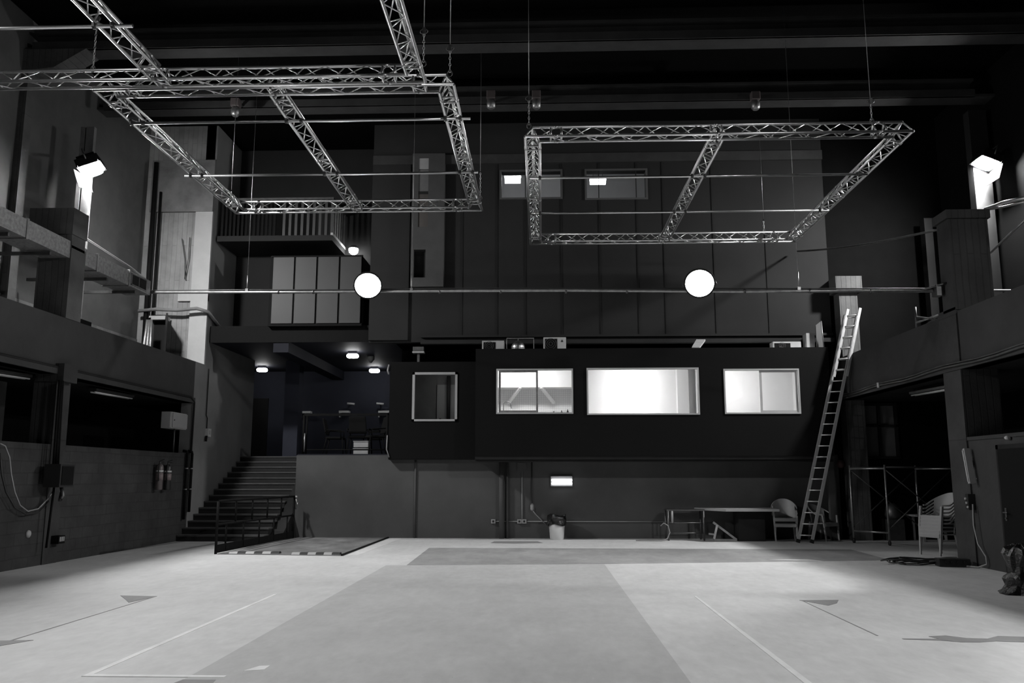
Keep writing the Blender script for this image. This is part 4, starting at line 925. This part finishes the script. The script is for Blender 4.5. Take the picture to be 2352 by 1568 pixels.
# scaffold
t = thing('scaffold_tower', (8.2, 20.3, 0), 'low scaffold frame on castors under the right gallery', 'scaffold')
c1, c2 = P(1962, 1247, Z=0), P(2044, 1253, Z=0); c1.z = c2.z = 0
dv = Vector((.95, 1.55, 0)); dv = Vector((1.75, .55, 0))
H = 1.78
cs4 = [c1, c2, c2+dv, c1+dv]
for p in cs4:
    o = MB().tube(p+Vector((0, 0, .12)), p+Vector((0, 0, H)), .024).build('post', 'galv', t)
    MB().lathe(p+Vector((-.02, 0, .055)), [(.05, 0), (.055, .01), (.055, .03), (.05, .04)], 14, (1, 0, 0)).build('castor', 'rubber', o)
def Zv(z): return Vector((0, 0, z))
for p, q in ((c1, c2), (c2+dv, c1+dv)):
    for z in (.28, H-.08): MB().tube(p+Zv(z), q+Zv(z), .022).build('ledger', 'galv', t)
for p, q in ((c2, c2+dv), (c1, c1+dv)):
    MB().tube(p+Zv(H-.05), q+Zv(H-.05), .018).build('ledger', 'steel', t)
    MB().tube(p+Zv(H-.1), q+Zv(.35), .014).build('brace', 'steel', t); MB().tube(p+Zv(.35), q+Zv(H-.1), .014).build('brace', 'steel', t)
tag(MB().box(8.85, 9.9, 20.75, 21.5, .58, .62).box(9.0, 9.05, 20.85, 20.9, 0, .58).box(9.75, 9.8, 20.85, 20.9, 0, .58).box(9.0, 9.05, 21.4, 21.45, 0, .58).box(9.75, 9.8, 21.4, 21.45, 0, .58).build('side_table', 'gplast'), 'low pale table in the dark behind the chair stack', 'table')
tag(MB().box(8.3, 8.7, 21.15, 21.5, 0, .5).lathe((8.5, 21.32, .5), [(.16, 0), (.2, .1), (.16, .3), (.05, .38)], 12).build('covered_bucket', 'steel'), 'dim bundle on the floor seen through the scaffold', 'bundle')

# right partition odds and ends
t = thing('power_box', (7.02, 15.2, 0), 'black distribution box lying on the floor at the right', 'box')
p = P(2195, 1302, Z=0)
MB().obox((p.x, p.y+.1, .07), (.5, .25, .13), Matrix.Rotation(R(-8), 3, 'Z')).build('box_body', 'blackpl', t, .01)
m = MB()
for k in range(4): m.lathe((p.x-.16+.1*k, p.y-.03-.012*k, .08), [(.03, 0), (.035, .02)], 10, (0, -1, 0))
m.build('outlet', 'rubber', t)
m = MB(); random.seed(3)
for k in range(7):
    pts = []; cx, cy = p.x+random.uniform(-.6, .1), p.y+random.uniform(.15, .6); rr = random.uniform(.15, .4)
    for j in range(14): pts.append((cx+rr*1.6*math.cos(j*.5+k), cy+rr*.6*math.sin(j*.5+k), .02+.012*k+.02*math.sin(j*1.3)))
    m.path(pts, .012, 6)
tag(m.build('coiled_cables', 'bcable'), 'heap of dark cables on the floor under the chair stack', 'cables', kind='stuff')
m = MB().path([(7.33, 14.98, 1.05), (7.3, 14.95, .7), (7.32, 14.9, .4), (7.36, 14.75, .2), (7.35, 14.72, .08), (7.28, 14.85, .02), (7.1, 15.1, .02)], .014)
tag(m.build('hanging_cable', 'cable'), 'pale cable hanging down the right pillar to the floor', 'cable')
t = thing('strip_light', (7.36, 15.0, 1.7), 'grey strip light hung aslant on the right pillar', 'lamp')
p, q = P(2219, 1030, X=7.3), P(2233, 1110, X=7.3)
MB().bar(p, q, .07, .1).build('housing', 'gplast', t); MB().box(p.x, XR+.02, p.y-.05, p.y+.08, p.z-.28, p.z-.2).build('clamp', 'steel', t)
MB().bar(p+Vector((-.045, 0, -.03)), q+Vector((-.045, 0, .03)), .02, .05).build('diffuser', 'wplast', t)
t = thing('socket_cluster', (7.36, 15.05, 1.0), 'dark socket cluster with plugs on the right pillar', 'socket')
MB().box(7.28, 7.4, 15.02, 15.12, .95, 1.22).build('box', 'blackpl', t)
for k in range(3): MB().tube((7.26, 15.04+.03*k, 1.0+.07*k), (7.3, 15.04+.03*k, 1.0+.07*k), .02).build('plug', 'gplast', t)
p = P(2316, 1005, X=XR-.01)
t = thing('wall_lamp_stub', (XR, p.y, p.z), 'small white knob on the right partition above the door', 'fitting'); MB().lathe((XR, p.y, p.z), [(.035, 0), (.03, .05), (.012, .07)], 12, (-1, 0, 0)).build('knob', 'wplast', t); MB().lathe((XR, p.y-.06, p.z-.01), [(.03, 0), (.03, .03)], 12, (-1, 0, 0)).build('socket', 'blackpl', t)
# wrapped bundle at right edge
p = Vector((6.28, 11.7, 0)); m = MB(); n = 26; vs = []
prof = [(.30, 0), (.27, .03), (.19, .1), (.2, .2), (.15, .27), (.17, .36), (.2, .5), (.17, .58), (.05, .63)]
for j, (r, z) in enumerate(prof):
    for k in range(n):
        a = 6.283*k/n; rr = r*(1+.12*math.sin(4*a+j*1.3)+.07*math.sin(9*a-j)); vs.append((p.x+rr*math.cos(a), p.y+rr*math.sin(a), max(.001, z+.02*math.sin(5*a+j)) if j else .001))
m.add(vs, [(j*n+k, j*n+(k+1) % n, (j+1)*n+(k+1) % n, (j+1)*n+k) for j in range(len(prof)-1) for k in range(n)]+[tuple(len(vs)-n+k for k in range(n)), tuple(reversed(range(n)))], False)
tag(m.build('wrapped_bundle', 'bag'), 'shiny black plastic wrapped bundle at the right edge of the floor', 'bundle')
# tube fittings under the galleries
def strip(p, q, label, m_='gplast'):
    t = thing('tube_fitting', ((p.x+q.x)/2, (p.y+q.y)/2, p.z), label, 'lamp', 'unlit tube fittings under the galleries')
    MB().bar(p+Zv(.05), q+Zv(.05), .16, .05).build('housing', m_, t)
    for s in (-.04, .04): MB().tube(p+Vector((s, .02, 0)), q+Vector((s, -.02, 0)), .016).build('tube', 'wplast', t)
    for e in (p, q): MB().tube(e+Vector((0, .1 if e == p else -.1, .05)), e+Vector((0, .1 if e == p else -.1, 3.36-e.z)), .008).build('drop_rod', 'steel', t)
strip(Vector((-9.1, 11.6, 3.14)), P(64, 870, X=-9.1), 'unlit tube fitting under the left gallery, at the edge of the view', 'steel')
strip(P(212, 900, X=-9.1), P(300, 915, X=-9.1), 'unlit tube fitting under the left gallery, before the extinguishers', 'steel')
strip(P(2185, 893, X=8.0), P(2097, 908, X=8.0), 'unlit tube fitting under the right gallery', 'steel')
# long conduits under the bands
tag(MB().path([(XL+.04, 8, 3.44), (XL+.04, 14.8, 3.45), (XL+.06, 20.6, 3.45), (XL+.05, 20.85, 3.35), (XL+.03, 20.88, 2.1)], .025).build('wall_conduit', 'black'), 'black conduit under the left gallery band', 'conduit')
pts = [(XR-.08, y, 3.45+.02*math.sin(y*2.1)) for y in [9+.6*k for k in range(21)]]
tag(MB().path(pts, .022).path([(a, b, c+.045) for a, b, c in pts], .016).build('cable_bundle', 'steel'), 'cable bundle along the lower edge of the right gallery band', 'cable')
tag(MB().tube((XR-.1, 18.6, 3.42), (XR-.1, 18.6, 3.53), .03).build('small_spot', 'wplast'), 'tiny white fitting on the right gallery edge', 'fitting')

# left wall fittings
p = P(120, 1092, X=XL+.15)
t = thing('electrical_box', (XL, p.y, p.z), 'black electrical box on the left lower pillar', 'box')
MB().box(XL+.12, XL+.42, p.y-.22, p.y+.22, p.z-.2, p.z+.2).build('box_body', 'blackpl', t, .01)
MB().box(XL+.42, XL+.43, p.y-.18, p.y+.18, p.z-.16, p.z+.16).build('box_door', 'bmetal', t)
for k in (-.08, 0, .06): MB().tube((XL+.2, p.y+k, p.z+.2), (XL+.17, p.y+k*.7, 3.2), .022).build('conduit', 'bmetal', t)
MB().tube((XL+.2, p.y, p.z-.2), (XL+.15, p.y, .3), .02).build('conduit', 'bmetal', t)
MB().path([(XL+.3, p.y+.05, p.z-.2), (XL+.36, p.y+.02, p.z-.35), (XL+.34, p.y-.03, p.z-.42), (XL+.28, p.y+.1, p.z-.3)], .03).build('plug', 'steel', t)
q = P(30, 1100, X=XL+.1)
pts = [P(a, b, X=XL+.1) for a, b in ((0, 1018), (12, 1024), (22, 1050), (26, 1090), (34, 1130), (46, 1160), (64, 1174), (88, 1168), (110, 1145), (122, 1128))]
tag(MB().path(pts, .011).build('hanging_cable', 'cable'), 'pale cable looping along the left block wall to the electrical box', 'cable')
pts = [P(a, b, X=XL+.1) for a, b in ((0, 1040), (4, 1090), (14, 1130), (34, 1165), (60, 1181), (90, 1176), (112, 1150))]
tag(MB().path(pts, .014).build('hanging_cable', 'bcable'), 'black cable looping behind the pale one on the left block wall', 'cable')
for i, (px, lab, band) in enumerate(((364, 'fire extinguisher on the left block wall, the one with a hose', .3), (383, 'darker fire extinguisher on the left block wall, nearer the stairs', .3))):
    c = P(px, 1125, X=XL+.13); zb_ = c.z
    t = thing('fire_extinguisher', (c.x, c.y, zb_), lab, 'fire extinguisher', 'extinguishers on the left wall')
    MB().lathe((c.x, c.y, zb_), [(.07, 0), (.08, .015), (.08, .5), (.065, .55), (.03, .58)], 18).build('cylinder', 'exting' if i == 0 else 'blackpl', t)
    MB().lathe((c.x, c.y, zb_+.4), [(.0812, 0), (.0812, .035)], 18).build('label_band', 'wplast', t)
    MB().lathe((c.x, c.y, zb_+.22), [(.0811, 0), (.0811, .15)], 18).build('label_sheet', mat('label_%d' % i, (.2, .16, .16), .5), t)
    MB().tube((c.x, c.y, zb_+.57), (c.x, c.y, zb_+.63), .022).bar((c.x-.02, c.y, zb_+.64), (c.x+.1, c.y, zb_+.68), .02, .015).bar((c.x-.02, c.y, zb_+.62), (c.x+.1, c.y, zb_+.62), .02, .015).build('valve', 'steel', t)
    MB().path([(c.x, c.y-.03, zb_+.6), (c.x+.05, c.y-.14, zb_+.58), (c.x+.04, c.y-.15, zb_+.4), (c.x+.03, c.y-.1, zb_+.2)], .012).build('hose', 'rubber', t)
    MB().box(XL, c.x-.02, c.y-.03, c.y+.03, zb_+.5, zb_+.56).build('hook', 'steel', t)
p, q = P(398, 945, X=XL-.02), P(430, 987, X=XL-.02)
t = thing('electrical_cabinet', (XL-.1, 20.3, 2.3), 'pale wall cabinet above the left block wall by the stairs', 'cabinet')
MB().box(XL-.3, XL-.05, p.y, q.y, q.z, p.z).build('cabinet_body', 'beige', t)
MB().box(XL-.05, XL-.02, p.y+.02, q.y-.02, q.z+.02, p.z-.02).build('door', 'gplast', t)
MB().box(XL-.28, XL-.07, p.y-.03, p.y-.0, q.z, p.z).build('front_cover', 'gplast', t)
MB().tube((XL-.15, (p.y+q.y)/2, q.z), (XL-.15, (p.y+q.y)/2, 2.08), .02).build('conduit', 'steel', t)
MB().tube((XL-.02, p.y+.08, (p.z+q.z)/2), (XL, p.y+.08, (p.z+q.z)/2), .015).build('lock', 'steel', t)
c = P(479, 994, X=XL+.06)
t = thing('control_box', (XL, c.y, c.z), 'small pale control box on the wall beside the stairs', 'box')
MB().box(XL, XL+.09, c.y-.1, c.y+.1, c.z-.1, c.z+.11).build('box_body', 'beige', t)
MB().box(XL+.09, XL+.1, c.y-.05, c.y+.06, c.z-.04, c.z+.06).build('cover_plate', 'gplast', t)
MB().path([(XL+.03, c.y-.13, 4.3), (XL+.03, c.y-.14, c.z+.45), (XL+.03, c.y-.06, c.z+.38), (XL+.03, c.y-.06, c.z+.1)], .014).build('cord', 'black', t)
MB().tube((XL+.05, c.y-.12, c.z-.22), (XL+.05, c.y-.1, c.z-.08), .03).build('switch', 'bmetal', t)
for (px, lab) in ((427, 'black standpipe at the end of the left block wall'), (438, 'slimmer black standpipe beside the first one by the stairs')):
    c = P(px, 1100, X=XL+.06); t = thing('standpipe', (c.x, c.y, .5), lab, 'pipe')
    zl = P(px, 1192 if px < 430 else 1175, X=XL+.06).z
    o = MB().tube((c.x, c.y, zl), (c.x, c.y, 2.08), .035, 10).path([(c.x, c.y, 2.06), (c.x-.01, c.y, 2.12), (XL-.05, c.y, 2.14)], .035, 10).build('pipe', 'bmetal', t)
    for z in (1.2, 1.7): MB().lathe((c.x, c.y, z), [(.042, 0), (.042, .03)], 10).build('collar', 'galv', t)
c = P(66, 1226, X=XL+.02); tag(MB().lathe((XL, c.y, c.z), [(.07, 0), (.06, .03), (.02, .05)], 16, (1, 0, 0)).build('wall_fitting', 'gplast'), 'round pale fitting low on the left block wall', 'fitting')
c = P(128, 1240, X=XL+.05); t = thing('wall_socket', (XL, c.y, c.z), 'pale sockets low on the left block wall under the box', 'socket')
MB().box(XL, XL+.16, c.y-.1, c.y+.1, c.z-.06, c.z+.08).build('box_body', 'bmetal', t)
for k in range(3): MB().box(XL+.16, XL+.17, c.y-.08+.055*k, c.y-.045+.055*k, c.z-.02, c.z+.06).build('outlet', 'gplast', t)

# left gallery: duct, rail, pipes, door frame
t = thing('air_duct', (-8.95, 12, 5.5), 'long sheet metal air duct along the left gallery edge', 'duct')
for k, (ya, yb_) in enumerate(((5, 8.6), (8.63, 12.2), (12.23, 13.6), (13.63, 15.9), (15.93, 17.2), (17.22, 18.2))):
    MB().box(-9.25, XL, ya, yb_, 5.5, 5.82).build('duct_section', 'duct', t)
for y in (8.6, 12.2, 13.6, 15.9, 17.2): MB().box(-9.27, XL+.015, y-.01, y+.04, 5.48, 5.84).build('flange', 'galv', t)
y0, y1 = 17.3, 17.98
g_ = MB().box(XL, XL+.02, y0, y1, 5.54, 5.56).box(XL, XL+.02, y0, y1, 5.77, 5.79).box(XL, XL+.02, y0, y0+.02, 5.54, 5.79).box(XL, XL+.02, y1-.02, y1, 5.54, 5.79).box(XL, XL+.02, 17.63, 17.65, 5.54, 5.79).build('vent_grille', 'galv', t)
MB().box(XL+.002, XL+.008, y0+.02, y1-.02, 5.56, 5.77).build('vent_opening', 'hole', g_)
for y in (13.2, 14.4, 16.4, 17.6): MB().box(-10.4, -8.75, y, y+.05, 5.42, 5.48).build('support_arm', 'steel', t)
tag(MB().path([(-9.3, 15.5, 6.39), (-9.3, 17, 6.29), (-9.3, 18.4, 6.2), (-9.3, 19.2, 6.1)], .025).build('hand_pipe', 'alu_dull'), 'bright slanting pipe above the left air duct', 'pipe')
tag(MB().tube((-10.25, 21.3, 3.5), (-10.25, 21.3, 9.8), .06).tube((-10.1, 21.35, 3.5), (-10.1, 21.35, 9.0), .035).build('riser_pipe', 'bmetal'), 'dark riser pipes in the far corner of the left gallery', 'pipe')
# pale wrapped pipes, doorframe with leaf at the end of the left gallery
m = MB()
for k in range(3): m.path([(-9.9+.09*k, 20.6, 3.5), (-9.92+.09*k, 20.6, 4.6), (-9.86+.05*k, 20.6, 5.4)], .04-.006*k)
tag(m.build('wrapped_pipes', 'galv'), 'pale wrapped pipes rising at the end of the left gallery', 'pipe')
t = thing('door_leaf', (-9.4, 21.2, 3.5), 'dark door standing open at the end of the left gallery', 'door')
xa, xb = P(345, 760, Y=21.1).x, P(372, 760, Y=21.1).x
MB().box(xa-.06, xa, 21.1, 21.4, 3.5, 5.55).box(xa-.06, xb+.06, 21.1, 21.4, 5.5, 5.6).build('door_frame', 'gplast', t)
MB().box(xa, xb, 21.3, 21.38, 3.5, 5.5).build('opening', 'hole', t)
MB().prism([(xb, 21.3, 3.5), (xb+.05, 21.3, 3.5), (xb+.4, 20.5, 3.5), (xb+.35, 20.5, 3.5)], (0, 0, 2.05)).build('leaf', 'black', t)
tag(MB().path([P(318, 714, Y=21.2), P(355, 710, Y=21.2), P(408, 712, Y=21.2), P(452, 708, Y=21.2)]+[Vector((XL+.06, 21.35, 5.74)), Vector((XL+.06, 22.5, 5.4)), Vector((XL+.06, 23.5, 5.1))], .045).build('insulated_pipe', 'concrete'), 'thick insulated pipe bending round the corner by the stairs', 'pipe')
tag(MB().box(P(178, 730, X=-9.2).x, XL-.26, P(178, 730, X=-9.0).y, P(206, 740, X=-9.0).y, 3.5, 4.55).build('equipment_case', 'bmetal'), 'dark case behind the left gallery parapet', 'box')
m = MB()
for k, (a, b) in enumerate((((418, 548), (425, 642)), ((436, 545), (424, 640)))): m.path([P(a[0], a[1], Y=21.42), P((a[0]+b[0])/2+3, (a[1]+b[1])/2, Y=21.42), P(b[0], b[1], Y=21.42)], .01)
tag(m.build('loose_wire', 'bcable'), 'thin loose wires hanging on the concrete gallery end', 'wire')

# right gallery: rail, pipes
t = thing('gallery_railing', (8.0, 19.2, 4.4), 'thin tubular barrier on the right gallery', 'railing')
a, b = P(2102, 705, X=7.55), P(2190, 715, X=7.55)
MB().tube((7.55, a.y, 4.42), (7.55, a.y, a.z), .025).build('post', 'steel', t)
MB().tube((7.55, a.y, P(2102, 728, X=7.55).z), (7.55, 15.9, P(2190, 728, X=7.55).z), .018).build('rail', 'steel', t)
MB().tube((7.55, a.y, P(2102, 742, X=7.55).z), (7.55, 15.9, P(2188, 711, X=7.55).z), .02).build('rail', 'galv', t)
MB().tube((7.55, a.y, 4.42), (7.55, a.y-1.6, P(2130, 730, X=7.55).z), .015).build('brace', 'steel', t)
def pipe(a, b, r, m_, name, label, X=8.0):
    tag(MB().tube(P(*a, X=X), P(*b, X=X), r).build(name, m_), label, 'pipe')
p0, p1 = P(2263, 480, X=8.25), P(2352, 458, X=8.25)
tag(MB().path([p0, (p0+p1)/2+Vector((0, 0, .04)), p1+(p1-p0)*.6], .03).path([p0+Vector((0, 0, -.02)), (p0+p1)/2+Vector((0, 0, -.04)), p1+(p1-p0)*.6+Vector((0, 0, -.05))], .02).build('bright_pipe', 'alu_dull'), 'bright taped pipe beside the head of the right pillar', 'pipe')
p0, p1 = P(2275, 580, X=8.3), P(2352, 507, X=8.3)
tag(MB().tube(p0, p1+(p1-p0)*.4, .02).build('slanting_pipe', 'galv'), 'slanting pipe beside the right pillar', 'pipe')
p0, p1 = P(2283, 667, X=8.1), P(2352, 668, X=8.1)
tag(MB().tube(p0, p1+(p1-p0)*.4, .02).build('level_pipe', 'galv'), 'level pipe just above the right gallery band', 'pipe')
p0, p1 = P(1832, 577, Y=21.4), P(2160, 526, Y=15.5)
pts = [p0.lerp(p1, k/10)+Vector((0, 0, -.08*math.sin(math.pi*k/10)*(1 if k else 0))) for k in range(11)]
tag(MB().path(pts, .022).build('slung_cable', 'steel'), 'slung cable from the back wall to the right pillar', 'cable')
tag(MB().path([p1+Vector((-.03, 0, 0)), p1+Vector((-.02, 0, -.5)), p1+Vector((-.01, .05, -1.5))], .02).build('drop_cable', 'steel'), 'cable dropping down the inner side of the right pillar', 'cable')
# post under the control room end with a red-handled tool rail
tag(MB().box(P(1905, 1150, Y=21.3).x, P(1918, 1150, Y=21.3).x, 21.25, 21.4, 0, 4.3).build('steel_post', 'wall_low'), 'narrow steel post between the control room and the right gallery', 'post')
t = thing('alarm_bell', (7.2, 21.5, 2.0), 'small dark red alarm bell beside the ladder', 'bell')
c = P(1932, 1065, Y=21.45)
MB().lathe((c.x, 21.5, c.z), [(.1, 0), (.11, .03), (.06, .08), (.01, .09)], 16, (0, -1, 0)).build('bell', mat('dark_red', (.09, .05, .05), .5), t)
MB().tube((c.x, 21.5, c.z-.1), (c.x, 21.5, c.z-.5), .012).tube((c.x, 21.48, c.z), (c.x, 21.68, c.z), .02).build('cord', 'bmetal', t)
